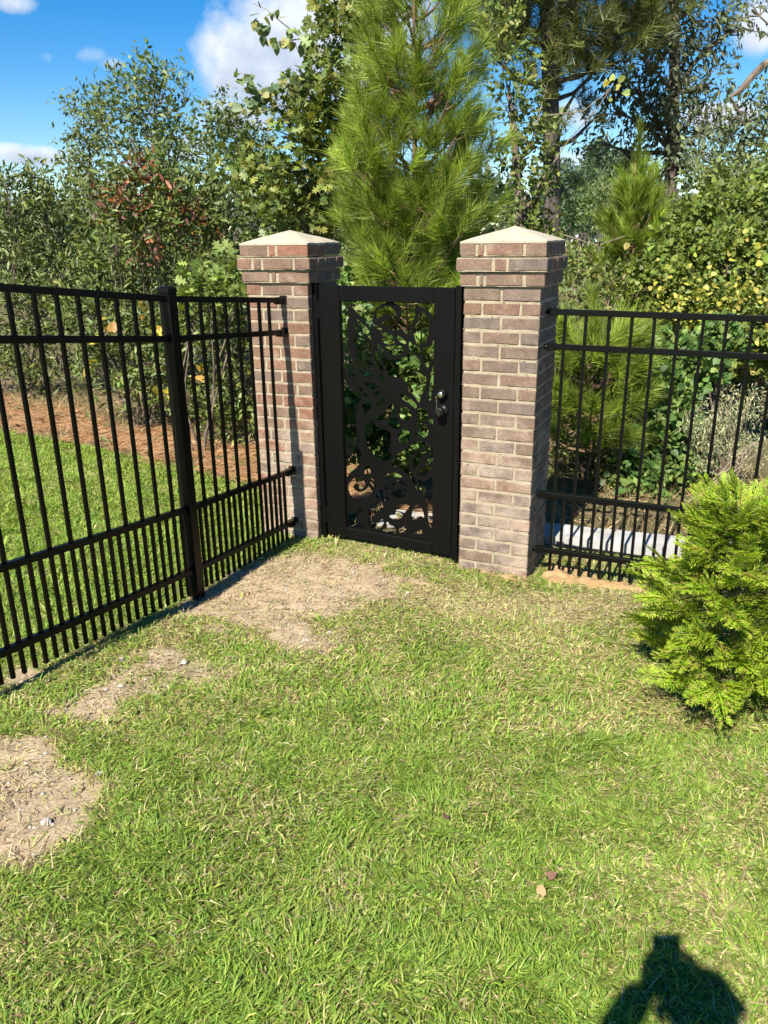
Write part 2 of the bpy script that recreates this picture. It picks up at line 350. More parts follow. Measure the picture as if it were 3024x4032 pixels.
fld=(sstep(24,30,GY))[...,None]; c=c*(1-fld)+fld*np.array([.15,.21,.06])
ny,nx=GX.shape; idx=np.arange(ny*nx).reshape(ny,nx)
F=np.stack([idx[:-1,:-1],idx[:-1,1:],idx[1:,1:],idx[1:,:-1]],-1).reshape(-1,4)
me=raw_mesh('ground',np.stack([GX,GY,zx],-1).reshape(-1,3),F,np.full(len(F),4),c.reshape(-1,3),True)
tag(mesh_obj('ground',me,M['ground']),kind='structure')

HOLES=[[(0.183,1.505),(0.467,1.506),(0.43,1.479),(0.404,1.448),(0.393,1.416),(0.383,1.379),(0.369,1.362),(0.359,1.378),(0.326,1.411),(0.29,1.444),(0.261,1.467),(0.238,1.472),(0.229,1.461),(0.231,1.436),(0.235,1.411),(0.223,1.398),(0.223,1.36),(0.231,1.344),(0.217,1.334),(0.219,1.296),(0.23,1.274),(0.222,1.264),(0.224,1.231),(0.237,1.206),(0.251,1.168),(0.257,1.136),(0.22,1.143),(0.188,1.156),(0.179,1.177)],[(0.292,1.4),(0.325,1.376),(0.362,1.346),(0.376,1.316),(0.381,1.287),(0.357,1.302),(0.328,1.332),(0.306,1.363)],[(0.271,1.363),(0.294,1.344),(0.324,1.313),(0.36,1.277),(0.38,1.252),(0.38,1.228),(0.352,1.251),(0.312,1.284),(0.279,1.318),(0.272,1.343)],[(0.263,1.298),(0.289,1.283),(0.322,1.256),(0.366,1.22),(0.379,1.208),(0.379,1.189),(0.343,1.203),(0.302,1.223),(0.273,1.253)],[(0.28,1.218),(0.321,1.198),(0.365,1.175),(0.384,1.163),(0.383,1.147),(0.346,1.151),(0.305,1.171),(0.283,1.196)],[(0.282,1.163),(0.319,1.146),(0.383,1.124),(0.383,1.115),(0.341,1.118),(0.296,1.138)],[(0.299,1.112),(0.333,1.101),(0.386,1.092),(0.386,1.08),(0.341,1.084),(0.31,1.093)],[(0.189,1.145),(0.219,1.132),(0.258,1.124),(0.256,1.103),(0.219,1.114),(0.19,1.128)],[(0.207,1.098),(0.268,1.079),(0.265,1.068),(0.225,1.078)],[(0.416,1.433),(0.43,1.456),(0.466,1.471),(0.502,1.474),(0.534,1.455),(0.544,1.422),(0.531,1.392),(0.501,1.376),(0.472,1.375),(0.456,1.383),(0.464,1.393),(0.483,1.398),(0.505,1.404),(0.517,1.421),(0.507,1.435),(0.484,1.438),(0.462,1.434),(0.442,1.424),(0.429,1.414),(0.419,1.417)],[(0.39,1.384),(0.406,1.376),(0.432,1.363),(0.451,1.351),(0.439,1.35),(0.414,1.361),(0.395,1.372)],[(0.538,1.507),(0.785,1.508),(0.786,1.439),(0.769,1.432),(0.752,1.458),(0.718,1.478),(0.684,1.489),(0.664,1.493),(0.66,1.485),(0.663,1.456),(0.66,1.432),(0.649,1.407),(0.641,1.376),(0.632,1.333),(0.621,1.336),(0.604,1.338),(0.579,1.359),(0.543,1.353),(0.5,1.351),(0.522,1.365),(0.558,1.395),(0.576,1.429),(0.58,1.459),(0.569,1.486)],[(0.786,1.325),(0.787,1.215),(0.771,1.202),(0.752,1.176),(0.744,1.154),(0.73,1.166),(0.719,1.19),(0.713,1.22),(0.713,1.256),(0.74,1.264),(0.767,1.285),(0.778,1.306)],[(0.706,1.454),(0.725,1.446),(0.742,1.416),(0.747,1.381),(0.743,1.338),(0.732,1.307),(0.719,1.29),(0.709,1.291),(0.708,1.337),(0.706,1.385)],[(0.687,1.447),(0.694,1.415),(0.696,1.354),(0.691,1.284),(0.676,1.283),(0.662,1.316),(0.656,1.353),(0.665,1.377),(0.68,1.414)],[(0.453,1.33),(0.486,1.332),(0.514,1.319),(0.523,1.307),(0.493,1.305),(0.464,1.316)],[(0.455,1.299),(0.493,1.297),(0.532,1.285),(0.514,1.275),(0.478,1.273),(0.46,1.285)],[(0.543,1.326),(0.579,1.306),(0.608,1.282),(0.586,1.282),(0.557,1.299)],[(0.479,1.251),(0.514,1.261),(0.564,1.263),(0.596,1.25),(0.589,1.232),(0.557,1.218),(0.521,1.216),(0.492,1.23)],[(0.628,1.29),(0.649,1.273),(0.688,1.262),(0.69,1.216),(0.67,1.23),(0.649,1.242),(0.628,1.25)],[(0.426,1.261),(0.448,1.253),(0.462,1.225),(0.479,1.185),(0.535,1.185),(0.578,1.193),(0.614,1.212),(0.631,1.234),(0.66,1.217),(0.688,1.197),(0.698,1.17),(0.688,1.144),(0.674,1.134),(0.653,1.139),(0.656,1.126),(0.691,1.119),(0.719,1.102),(0.729,1.097),(0.73,1.066),(0.72,1.027),(0.699,0.996),(0.688,0.954),(0.67,0.978),(0.649,0.999),(0.627,1.007),(0.617,1.031),(0.606,1.06),(0.584,1.08),(0.556,1.091),(0.523,1.09),(0.502,1.087),(0.49,1.099),(0.472,1.13),(0.454,1.174),(0.444,1.205),(0.43,1.242)],[(0.404,1.247),(0.415,1.222),(0.425,1.185),(0.439,1.16),(0.457,1.129),(0.453,1.117),(0.435,1.128),(0.413,1.152),(0.404,1.19)],[(0.427,1.095),(0.453,1.09),(0.465,1.065),(0.46,1.055),(0.445,1.064),(0.432,1.082)],[(0.783,1.181),(0.783,1.126),(0.782,1.079),(0.765,1.018),(0.762,0.979),(0.75,0.978),(0.755,1.048),(0.758,1.112),(0.763,1.118),(0.771,1.15)],[(0.185,1.038),(0.212,1.02),(0.238,0.989),(0.277,0.979),(0.307,0.971),(0.305,0.948),(0.283,0.919),(0.274,0.884),(0.266,0.822),(0.267,0.767),(0.273,0.713),(0.282,0.673),(0.252,0.683),(0.22,0.679),(0.196,0.668),(0.181,0.659),(0.181,0.745),(0.184,0.883)],[(0.343,1.038),(0.4,1.039),(0.392,1.026),(0.347,1.023)],[(0.364,1.011),(0.415,1.024),(0.407,1.011),(0.373,0.995)],[(0.391,0.981),(0.433,1.001),(0.425,0.981),(0.399,0.971)],[(0.325,0.976),(0.353,0.971),(0.349,0.951),(0.331,0.958)],[(0.413,0.917),(0.436,0.942),(0.466,0.962),(0.458,0.94),(0.424,0.903)],[(0.316,0.908),(0.369,0.929),(0.373,0.907),(0.343,0.863),(0.331,0.858),(0.318,0.887)],[(0.284,1.012),(0.319,0.997),(0.306,0.986)],[(0.397,0.832),(0.442,0.856),(0.48,0.889),(0.506,0.925),(0.528,0.914),(0.53,0.874),(0.494,0.864),(0.457,0.837),(0.419,0.825)],[(0.573,0.993),(0.613,0.983),(0.642,0.963),(0.67,0.939),(0.667,0.919),(0.649,0.928),(0.613,0.95),(0.58,0.967)],[(0.561,0.884),(0.576,0.911),(0.605,0.917),(0.627,0.903),(0.636,0.874),(0.623,0.85),(0.598,0.841),(0.576,0.852),(0.565,0.864)],[(0.486,0.823),(0.509,0.844),(0.554,0.847),(0.557,0.824),(0.561,0.792),(0.523,0.787),(0.497,0.801)],[(0.674,0.901),(0.699,0.917),(0.727,0.915),(0.74,0.894),(0.735,0.867),(0.713,0.849),(0.674,0.845),(0.681,0.869)],[(0.751,0.853),(0.783,0.864),(0.782,0.838),(0.763,0.843)],[(0.663,0.821),(0.699,0.83),(0.731,0.825),(0.746,0.803),(0.742,0.773),(0.721,0.754),(0.692,0.753),(0.663,0.768),(0.688,0.784),(0.692,0.804),(0.678,0.813)],[(0.553,0.743),(0.568,0.771),(0.597,0.784),(0.623,0.777),(0.632,0.751),(0.619,0.723),(0.59,0.701),(0.564,0.71)],[(0.345,0.803),(0.38,0.816),(0.403,0.788),(0.441,0.775),(0.486,0.763),(0.501,0.747),(0.5,0.676),(0.484,0.64),(0.507,0.627),(0.514,0.607),(0.491,0.591),(0.456,0.581),(0.414,0.588),(0.384,0.613),(0.353,0.638),(0.335,0.692),(0.331,0.747)],[(0.552,0.631),(0.582,0.651),(0.612,0.672),(0.63,0.691),(0.656,0.7),(0.674,0.723),(0.699,0.722),(0.739,0.717),(0.714,0.694),(0.685,0.67),(0.648,0.644),(0.626,0.601),(0.622,0.552),(0.641,0.52),(0.667,0.475),(0.674,0.431),(0.648,0.48),(0.611,0.516),(0.566,0.545),(0.528,0.554),(0.494,0.567),(0.529,0.602)],[(0.743,0.697),(0.758,0.705),(0.756,0.682),(0.728,0.654),(0.699,0.64),(0.681,0.594),(0.667,0.554),(0.652,0.563),(0.652,0.604),(0.67,0.633),(0.692,0.656),(0.729,0.669)],[(0.78,0.701),(0.78,0.64),(0.757,0.6),(0.729,0.596),(0.747,0.622),(0.764,0.658)],[(0.202,0.638),(0.228,0.66),(0.259,0.656),(0.283,0.63),(0.292,0.616),(0.289,0.573),(0.276,0.536),(0.247,0.504),(0.214,0.478),(0.182,0.441),(0.181,0.51),(0.181,0.588),(0.201,0.578),(0.234,0.591),(0.246,0.619),(0.227,0.635)],[(0.321,0.528),(0.351,0.535),(0.359,0.49),(0.349,0.462),(0.327,0.468),(0.317,0.484),(0.323,0.507)],[(0.241,0.438),(0.207,0.401),(0.2,0.36),(0.225,0.32),(0.274,0.306),(0.322,0.323),(0.363,0.362),(0.38,0.414),(0.379,0.45),(0.358,0.447),(0.344,0.402),(0.319,0.373),(0.279,0.357),(0.245,0.366),(0.234,0.39),(0.251,0.411),(0.272,0.412),(0.278,0.384),(0.298,0.385),(0.318,0.413),(0.305,0.438),(0.277,0.446)],[(0.411,0.401),(0.457,0.379),(0.449,0.353),(0.484,0.351),(0.488,0.333),(0.445,0.323),(0.426,0.342),(0.394,0.343)],[(0.462,0.437),(0.497,0.453),(0.531,0.45),(0.535,0.44),(0.497,0.431),(0.466,0.428)],[(0.441,0.417),(0.473,0.415),(0.516,0.419),(0.489,0.403),(0.458,0.4)],[(0.5,0.382),(0.535,0.404),(0.58,0.421),(0.607,0.408),(0.595,0.385),(0.557,0.365),(0.519,0.364)],[(0.547,0.467),(0.573,0.471),(0.607,0.453),(0.603,0.439),(0.565,0.451)],[(0.46,0.479),(0.49,0.507),(0.513,0.517),(0.566,0.503),(0.566,0.493),(0.52,0.49),(0.466,0.467)],[(0.681,0.491),(0.729,0.487),(0.776,0.521),(0.775,0.387),(0.752,0.363),(0.73,0.38),(0.715,0.413),(0.693,0.444)],[(0.689,0.557),(0.729,0.579),(0.763,0.589),(0.751,0.555),(0.729,0.524),(0.7,0.52),(0.685,0.54)],[(0.34,0.219),(0.349,0.28),(0.382,0.306),(0.441,0.315),(0.436,0.271),(0.408,0.26),(0.376,0.225),(0.361,0.186),(0.391,0.169),(0.439,0.202),(0.443,0.177),(0.414,0.143),(0.374,0.136),(0.343,0.161)],[(0.537,0.28),(0.542,0.32),(0.58,0.322),(0.622,0.322),(0.61,0.298),(0.583,0.258),(0.56,0.227),(0.517,0.22),(0.49,0.23),(0.506,0.25),(0.526,0.249)],[(0.643,0.246),(0.648,0.297),(0.663,0.324),(0.685,0.331),(0.711,0.307),(0.721,0.266),(0.7,0.27),(0.674,0.255),(0.664,0.237)],[(0.746,0.348),(0.774,0.352),(0.773,0.211),(0.76,0.216),(0.752,0.257),(0.748,0.299)],[(0.47,0.2),(0.486,0.177),(0.517,0.168),(0.532,0.134),(0.485,0.129),(0.439,0.129),(0.462,0.151)],[(0.557,0.16),(0.579,0.171),(0.591,0.189),(0.598,0.167),(0.579,0.145),(0.559,0.14)],[(0.64,0.149),(0.67,0.161),(0.707,0.178),(0.71,0.157),(0.67,0.147),(0.643,0.142)],[(0.187,0.15),(0.19,0.188),(0.222,0.201),(0.255,0.221),(0.266,0.248),(0.284,0.255),(0.292,0.238),(0.267,0.208),(0.252,0.176),(0.254,0.146),(0.284,0.145),(0.283,0.127),(0.219,0.118),(0.192,0.121)]]

# ---------------------------------------------------------------- brick pillars
def brick_mesh(L,D,H,seed):
    """one brick centred on its base, worn arrises, slightly crinkled faces (48 triangles)"""
    r=random.Random(seed); mb=MB(); c=.0035
    xs=[-L/2,-L/2+c,L/2-c,L/2]; ys=[-D/2,-D/2+c,D/2-c,D/2]; zs=[0,c,H-c,H]
    V=[];ix={}
    for i,x in enumerate((0,3)):
        for j in (0,3):
            for k in (0,3):
                for ax in range(3):
                    I=[i*3,j,k]
                    p=[xs[I[0]],ys[I[1]],zs[I[2]]]
                    for o in range(3):
                        if o!=ax:
                            q=(xs,ys,zs)[o]; p[o]=q[1] if I[o]==0 else q[2]
                    ix[(I[0],j,k,ax)]=len(V); V.append([p[0]+r.uniform(-.0016,.0016),p[1]+r.uniform(-.0016,.0016),p[2]+r.uniform(-.0014,.0014)])
    F=[]
    s=(0,3)
    for a in s:
        q=[ix[(a,0,0,0)],ix[(a,3,0,0)],ix[(a,3,3,0)],ix[(a,0,3,0)]]; F.append(q if a==3 else q[::-1])
        q=[ix[(0,a,0,1)],ix[(3,a,0,1)],ix[(3,a,3,1)],ix[(0,a,3,1)]]; F.append(q if a==0 else q[::-1])
        q=[ix[(0,0,a,2)],ix[(3,0,a,2)],ix[(3,3,a,2)],ix[(0,3,a,2)]]; F.append(q if a==3 else q[::-1])
    for a in s:
        for b in s:
            F.append([ix[(0,a,b,1)],ix[(3,a,b,1)],ix[(3,a,b,2)],ix[(0,a,b,2)]])
            F.append([ix[(a,0,b,0)],ix[(a,3,b,0)],ix[(a,3,b,2)],ix[(a,0,b,2)]])
            F.append([ix[(a,b,0,0)],ix[(a,b,3,0)],ix[(a,b,3,1)],ix[(a,b,0,1)]])
            for d in s: F.append([ix[(a,b,d,0)],ix[(a,b,d,1)],ix[(a,b,d,2)]])
    me=bpy.data.meshes.new('brick'); me.from_pydata(V,[],F); bm=bmesh.new(); bm.from_mesh(me); bmesh.ops.recalc_face_normals(bm,faces=bm.faces)
    bm.to_mesh(me); bm.free(); me.materials.append(BM); return me
BM=M['brick']
_bc={}
def brick(L,D,H,x,y,z,rz,parent,long_=True):
    k=(round(L,3),round(D,3),round(H,3),BM.name)
    if k not in _bc: _bc[k]=[brick_mesh(L,D,H,len(_bc)*7+i) for i in range(4)]
    o=bpy.data.objects.new('brick',random.choice(_bc[k])); link(o,parent)
    o.location=(x+random.uniform(-.0015,.0015),y+random.uniform(-.0015,.0015),z); o.rotation_euler=(random.uniform(-.004,.004),random.uniform(-.004,.004),rz+random.uniform(-.004,.004)); return o
PITCHZ=.07265; BH=.0585; ZS=1.5977
def pillar(x,y,yaw,label,phase,zbase,c3,c2,c1):
    root=empty('brick_pillar',(x,y,0),yaw,label,'pillar','brick gate pillars with pyramid caps')
    w=.2015; J=.0125; D=.0935; full=(2*w-J)/2; half=D
    n=0; z=ZS-PITCHZ
    while z>zbase-.12:
        a=(n+phase)%2; rot=0 if a==0 else math.pi/2
        def put(px,py,L,r):
            c,s=math.cos(rot),math.sin(rot); brick(L,D,BH,c*px-s*py,s*px+c*py,z+J*.5,r+rot,root)
        for sy in (-1,1):
            for sx in (-1,1): put(sx*(full+J)/2,sy*(w-D/2),full,0)
        for sx in (-1,1): put(sx*(w-D/2),0,2*w-2*D-2*J,math.pi/2)
        n+=1; z-=PITCHZ
    zb=z
    def course(a,z0,frac,sides):
        D2=.1; T=sum(frac)+0.0; tot=2*a; k=len(frac); Ls=[f/T*(tot-(k-1)*.016) for f in frac]
        for sy,seq in ((-1,Ls),(1,Ls[::-1])):
            p=-a
            for L in seq: brick(L,D2,BH,p+L/2,sy*(a-D2/2),z0+J*.5,0,root); p+=L+.016
        T=sum(sides); k=len(sides); tot=2*a-2*D2-.03; Ls=[f/T*(tot-(k-1)*.014) for f in sides]
        for sx in (-1,1):
            p=-tot/2
            for L in Ls: brick(L,D2,BH,sx*(a-D2/2),p+L/2,z0+J*.5,math.pi/2,root); p+=L+.014
    z3,z2,z1=ZS+.0012,ZS+.0736,ZS+.147
    course(.2188,z3,c3,(1,1)); course(.2362,z2,c2,(.6,1)); course(.2215,z1,c1,(1,.7))
    # mortar core, flush and rough
    def slab(a,zl,zh,seg):
        mb=MB(); rows=max(2,int((zh-zl)/.03)); ring=[]
        for i in range(rows+1):
            zz=zl+(zh-zl)*i/rows; ps=[]
            for k in range(4):
                for j in range(seg):
                    tt=-a+2*a*j/seg; p=[(tt,-a),(a,tt),(-tt,a),(-a,-tt)][k]; ps.append((p[0]+random.uniform(-.0022,.0022),p[1]+random.uniform(-.0022,.0022),zz))
            ring.append(ps)
        m_=len(ring[0]); V=[p for r_ in ring for p in r_]; Fq=[]
        for i in range(rows):
            for k in range(m_): k2=(k+1)%m_; Fq.append((i*m_+k,i*m_+k2,(i+1)*m_+k2,(i+1)*m_+k))
        Fq.append(tuple(range(m_))[::-1]); Fq.append(tuple(rows*m_+k for k in range(m_)))
        return mb.add(V,Fq)
    core=slab(w-.0042,zb,ZS-.002,12)
    for a,z0,dz in ((.2188,z3,.0),(.2362,z2,0),(.2215,z1,0)):
        s_=slab(a-.0042,z0+.002+(0 if a<.2215 else .0005),z0+PITCHZ-.003,10); core.add(s_.v,s_.f)
    # squeezed-out mortar crumbs along bed edges
    for _ in range(240):
        zz=ZS-PITCHZ*random.randint(0,21)+random.uniform(-.004,.006); t_=random.choice((1,-1,random.uniform(-1,1),random.uniform(-1,1)))*w*.99; k_=random.randint(0,3); o_=w-.001
        px,py=((t_,-o_),(o_,t_),(-t_,o_),(-o_,-t_))[k_]; r_=random.uniform(.0015,.0052)
        core.add([(px+a*r_*random.uniform(.7,1.5),py+b*r_*random.uniform(.7,1.5),zz+c*r_*random.uniform(.5,1)) for a,b,c in ((1,0,0),(0,1,0),(-1,0,0),(0,-1,0),(0,0,1),(0,0,-1))],[(0,1,4),(1,2,4),(2,3,4),(3,0,4),(1,0,5),(2,1,5),(3,2,5),(0,3,5)])
    core.build('mortar',M['mortar'],root)
    # cap: mortar pyramid, slightly domed
    mb=MB(); a=.2205; zc=z1+PITCHZ-.004; nseg=10; V=[];
    for i in range(nseg+1):
        for j in range(nseg+1):
            px=-1+2*i/nseg; py=-1+2*j/nseg; h=1-max(abs(px),abs(py)); 
            V.append((px*a*(1.004 if h==0 else 1),py*a*(1.004 if h==0 else 1),zc+.006+.072*(h**.93)+(random.uniform(-.0015,.0015) if h>0 else random.uniform(-.002,.002))))
    Fq=[(i*(nseg+1)+j,(i+1)*(nseg+1)+j,(i+1)*(nseg+1)+j+1,i*(nseg+1)+j+1) for i in range(nseg) for j in range(nseg)]
    b=len(V); per=[(i,0) for i in range(nseg)]+[(nseg,j) for j in range(nseg)]+[(nseg-i,nseg) for i in range(nseg)]+[(0,nseg-j) for j in range(nseg)]
    for (i,j) in per: q=V[i*(nseg+1)+j]; V.append((q[0],q[1],zc-.004))
    k=len(per)
    for i in range(k):
        p0=per[i];p1=per[(i+1)%k]; Fq.append((b+i,b+(i+1)%k,p1[0]*(nseg+1)+p1[1],p0[0]*(nseg+1)+p0[1]))
    Fq.append(tuple(b+i for i in reversed(range(k)))); mb.add(V,Fq); mb.build('cap',M['cap'],root)
    return root
PL=(-.5348,4.9677,-.3789); PR=(.6971,4.3298,-.4251)
pillar(*PL,'left brick pillar, the redder one, where the left fence ends and the gate hinges hang',1,-.01,(303,50,320),(155,75,310,155),(310,62,332))
BM=M['brick_grey']
pillar(*PR,'right brick pillar, the greyer one, beside the gate knob and the right fence',0,.0,(178,40,392,192),(390,120,408),(170,57,392,210))

# ---------------------------------------------------------------- gate
GO=np.array([-.39443,4.77565]); GDX=np.array([.85580,-.47797]); GDX=GDX/np.hypot(*GDX); gyaw=math.atan2(GDX[1],GDX[0])
def smooth_poly(P,k=4):
    P=np.array(P,float); n=len(P); o=[]
    for i in range(n):
        p0,p1,p2,p3=P[i-1],P[i],P[(i+1)%n],P[(i+2)%n]
        for j in range(k):
            t=j/k; o.append(.5*((2*p1)+(-p0+p2)*t+(2*p0-5*p1+4*p2-p3)*t*t+(-p0+3*p1-3*p2+p3)*t**3))
    return np.array(o)
gate=empty('garden_gate',(GO[0],GO[1],0),gyaw,'black metal gate with cut-out hummingbird and scroll panel, hung between the brick pillars','gate')
# frame: local x along the gate, y away from the viewer, z up
f=MB(); f.box(.046,.183,-.019,.019,.045,1.587); f.build('stile',M['gate'],gate,.003)
f=MB(); f.box(.787,.912,-.019,.019,.06,1.587); f.build('stile',M['gate'],gate,.003)
f=MB(); f.box(.1835,.7865,-.0185,.0185,1.503,1.5865); f.build('top_rail',M['gate'],gate,.003)
f=MB(); f.box(.1835,.7865,-.0185,.0185,.052,.116); f.build('bottom_rail',M['gate'],gate,.003)
cu=bpy.data.curves.new('filigree','CURVE'); cu.dimensions='2D'; cu.fill_mode='BOTH'; cu.extrude=.0025; cu.resolution_u=1
def spl(P):
    s=cu.splines.new('POLY'); s.points.add(len(P)-1)
    for i,p in enumerate(P): s.points[i].co=(p[0],p[1],0,1)
    s.use_cyclic_u=True
spl([(.172,.105),(.797,.105),(.797,1.514),(.172,1.514)])
for h in HOLES:
    P=smooth_poly(h); dv=np.roll(P,-1,0)-np.roll(P,1,0); dv/=np.maximum(np.hypot(dv[:,0],dv[:,1])[:,None],1e-6); ar=np.sum(P[:,0]*np.roll(P[:,1],-1)-np.roll(P[:,0],-1)*P[:,1]); P=P+np.stack([dv[:,1],-dv[:,0]],1)*.0028*np.sign(ar); P[:,0]=np.clip(P[:,0],.1765,.7925); P[:,1]=np.clip(P[:,1],.1085,1.5105); spl(P)
tmp=bpy.data.objects.new('filigree',cu); COL.objects.link(tmp)
me=bpy.data.meshes.new_from_object(tmp.evaluated_get(bpy.context.evaluated_depsgraph_get())); me.name='filigree_panel'
bpy.data.objects.remove(tmp); me.materials.clear(); fo=mesh_obj('filigree_panel',me,M['gate'],gate); fo.rotation_euler=(math.pi/2,0,0); fo.location=(0,.004,0)
for z in (1.40,.13):
    h=MB(); h.tube([(.040,-.021,z),(.040,-.021,z+.095)],.0075,8); h.tube([(.040,-.021,z+.097),(.040,-.021,z+.103)],.009,8); h.box(.044,.075,-.0215,-.0185,z+.005,z+.09); h.build('hinge',M['gate'],gate)
def face(x,z,y): return Matrix.Translation((x,y,z))@Matrix.Rotation(math.pi/2,4,'X')   # local z -> -y (to the viewer)
k=MB(); k.lathe([(.033,0),(.033,.006),(.029,.011),(.020,.013),(.016,.02),(.0155,.035),(.022,.04),(.0285,.046),(.0295,.056),(.0265,.063),(.018,.066),(.006,.067)],24,face(.850,.925,-.0195)); kn=k.build('door_knob',M['knob'],gate,smooth=True)
s=MB(); s.lathe([(.004,0),(.004,.003)],8,face(.870,.922,-.0262)); s.build('keyhole_screw',M['steel'],kn)
k=MB(); k.lathe([(.032,0),(.032,.008),(.028,.016),(.026,.026),(.024,.03),(.019,.031)],24,face(.846,1.018,-.0195)); db=k.build('deadbolt',M['knob'],gate,smooth=True)
s=MB(); s.lathe([(.0155,0),(.0155,.004),(.012,.0055)],18,face(.846,1.018,-.0510)); s.build('lock_cylinder',M['steel'],db,smooth=True)
ky=empty('key',tuple(np.array([*(GO+GDX*.845),0])+np.array([0,0,1.012])),gyaw,'small brass key with a split ring hanging from the gate deadbolt','key')
kk=MB(); kk.box(-.0012,.0012,-.085,-.054,-.004,.004); kk.build('blade',M['brass'],ky)
kk=MB(); kk.lathe([(.0105,-.0012),(.0105,.0012)],14,Matrix.Translation((0,-.092,-.002))@Matrix.Rotation(math.pi/2,4,'Y')); kk.build('bow',M['brass'],ky)
rg=[(.0012*math.sin(a*2),-.095+.004*math.sin(a),-.026+.013*math.cos(a)) for a in np.linspace(0,2*math.pi,18)]
kk=MB(); kk.tube(rg,.0011,5); kk.build('split_ring',M['steel'],ky)
kk=MB(); kk.tube([(0,-.095,-.038),(-.001,-.097,-.055),(.004,-.094,-.075),(.008,-.09,-.098),(.012,-.087,-.1),(.013,-.088,-.08)],.0013,5); kk.build('wire',M['steel'],ky)
# jamb posts fixed to the pillars
for x0,x1,lab in ((-.006,.034,'narrow black gate post bolted to the left pillar, carrying the hinges'),(.916,.950,'narrow black latch post fixed to the right pillar beside the knob')):
    g=empty('gate_post',(GO[0],GO[1],0),gyaw,lab,'gate post','gate posts against the pillars')
    mb=MB(); mb.box(x0,x1,-.022,.03,.02,1.592); mb.build('tube',M['gate'],g,.002)
    mb=MB(); mb.box(x0-.001,x1+.001,-.023,.031,1.5925,1.597); mb.build('end_cap',M['gate'],g)
    if x0>.5:
        mb=MB(); mb.box(x0-.0035,x0-.0005,-.0225,.02,.95,1.06); mb.build('strike_plate',M['gate'],g)

# ---------------------------------------------------------------- fences
PK=.0079
def fence(name,label,segs,rails,picks,posts,group):
    """segs: list of (s, x, y, dz) stations along the run; rails: top heights; picks: (s, long?)"""
    root=empty(name,(segs[0][1],segs[0][2],0),0,label,'fence',group); O=np.array(segs[0][1:3])
    def at(s):
        for a,b in zip(segs[:-1],segs[1:]):
            if s<=b[0] or b is segs[-1]:
                t=(s-a[0])/(b[0]-a[0]); return np.array([a[1]+(b[1]-a[1])*t-O[0],a[2]+(b[2]-a[2])*t-O[1]]),a[3]+(b[3]-a[3])*t,math.atan2(b[2]-a[2],b[1]-a[1])
    pkm={}
    for s,tall in picks:
        p,dz,an=at(s); key=tall
        if key not in pkm:
            mb=MB(); z0=rails[3]-.14; z1=(rails[0]-.004 if tall else rails[2]-.004)
            mb.box(-PK,PK,-PK,PK,z0,z1); pkm[key]=mb.mesh('picket',.0012); pkm[key].materials.append(M['black'])
        o=bpy.data.objects.new('picket',pkm[key]); link(o,root); o.location=(p[0],p[1],dz+random.uniform(-.002,.002)); o.rotation_euler=(random.uniform(-.003,.003),random.uniform(-.003,.003),an)
    post_s=[q[0] for q in posts]
    cuts=[segs[0][0]]+[s for s in post_s]+[segs[-1][0]]
    for i,zt in enumerate(rails):
        for a,b in zip(cuts[:-1],cuts[1:]):
            if b-a<.05: continue
            pa,da,an=at(a+1e-4); pb,db_,_=at(b-1e-4); L=math.hypot(*(pb-pa)); mb=MB()
            sl=math.atan2(db_-da,L)
            Mx=Matrix.Translation((pa[0],pa[1],da+zt))@Matrix.Rotation(an,4,'Z')@Matrix.Rotation(-sl,4,'Y')
            LL=math.hypot(L,db_-da)
            mb.box(0,LL,-.0145,.0145,-.0295,0,Mx); r_=mb.build('rail',M['black'],root,.0018)
            sc=MB()
            for s,tall in picks:
                if a+.015<s<b-.015 and (tall or i>=2):
                    t=(s-a)/(b-a)*LL
                    for sd in (-1,1): sc.lathe([(.0032,0),(.0026,.0014)],6,Mx@Matrix.Translation((t,sd*.0146,-.0155))@Matrix.Rotation(math.pi/2*(1 if sd<0 else -1),4,'X'))
            if sc.v: 
                so_=sc.build('screws',M['steel' if name=='never' else 'knob'],r_); tag(so_,kind='stuff')
    for s,dz0,h in posts:
        p,dz,an=at(s); mb=MB(); mb.box(-.030,.030,-.030,.030,dz-.15+rails[3]-.1,dz+rails[0]+.012); 
        po=mb.build('post',M['black'],root,.002); po.location=(p[0],p[1],0); po.rotation_euler=(0,0,an)
        cp_=MB(); zt=dz+rails[0]+.0125; cp_.add([(x*.0325,y*.0325,zt) for x,y in ((-1,-1),(1,-1),(1,1),(-1,1))]+[(x*.0325,y*.0325,zt+.019) for x,y in ((-1,-1),(1,-1),(1,1),(-1,1))]+[(x*.021,y*.021,zt+.031) for x,y in ((-1,-1),(1,-1),(1,1),(-1,1))],
          [(3,2,1,0),(0,1,5,4),(1,2,6,5),(2,3,7,6),(3,0,4,7),(4,5,9,8),(5,6,10,9),(6,7,11,10),(7,4,8,11),(8,9,10,11)]); cp_.build('post_cap',M['black'],po,.0015)
        for zt in rails:
            for sg in (-1,1):
                b_=MB(); b_.box(sg*.0315-(.002 if sg<0 else 0),sg*.0315+(.05*sg if False else .0)+(.002 if sg>0 else 0),-.021,.021,dz+zt-.038,dz+zt+.005); b_.build('bracket_plate',M['black'],po)
    return root,at
def bracket(root,p,an,z,mirror=1,w=.1):
    """swivel wall bracket: flange on the brick, ear and socket round the rail end"""
    o=empty('wall_bracket',(p[0],p[1],z-.016),an); o.parent=root
    b=MB(); b.box(.028,.032,-.024,.024,-.026,.026); b.build('flange',M['knob'],o,.0015)
    b=MB(); b.box(-.045,.004,-.0185,.0185,-.0195,.0195); b.tube([(.004,0,0),(.028,0,0)],.012,8); b.build('socket',M['black'],o,.001)
    for q in (1,-1):
        b=MB(); b.tube([(.0321-.012,.016*q,.012*q),(.0321-.006,.016*q,.012*q)],.0055,8); b.build('bolt_head',M['steel'],o)
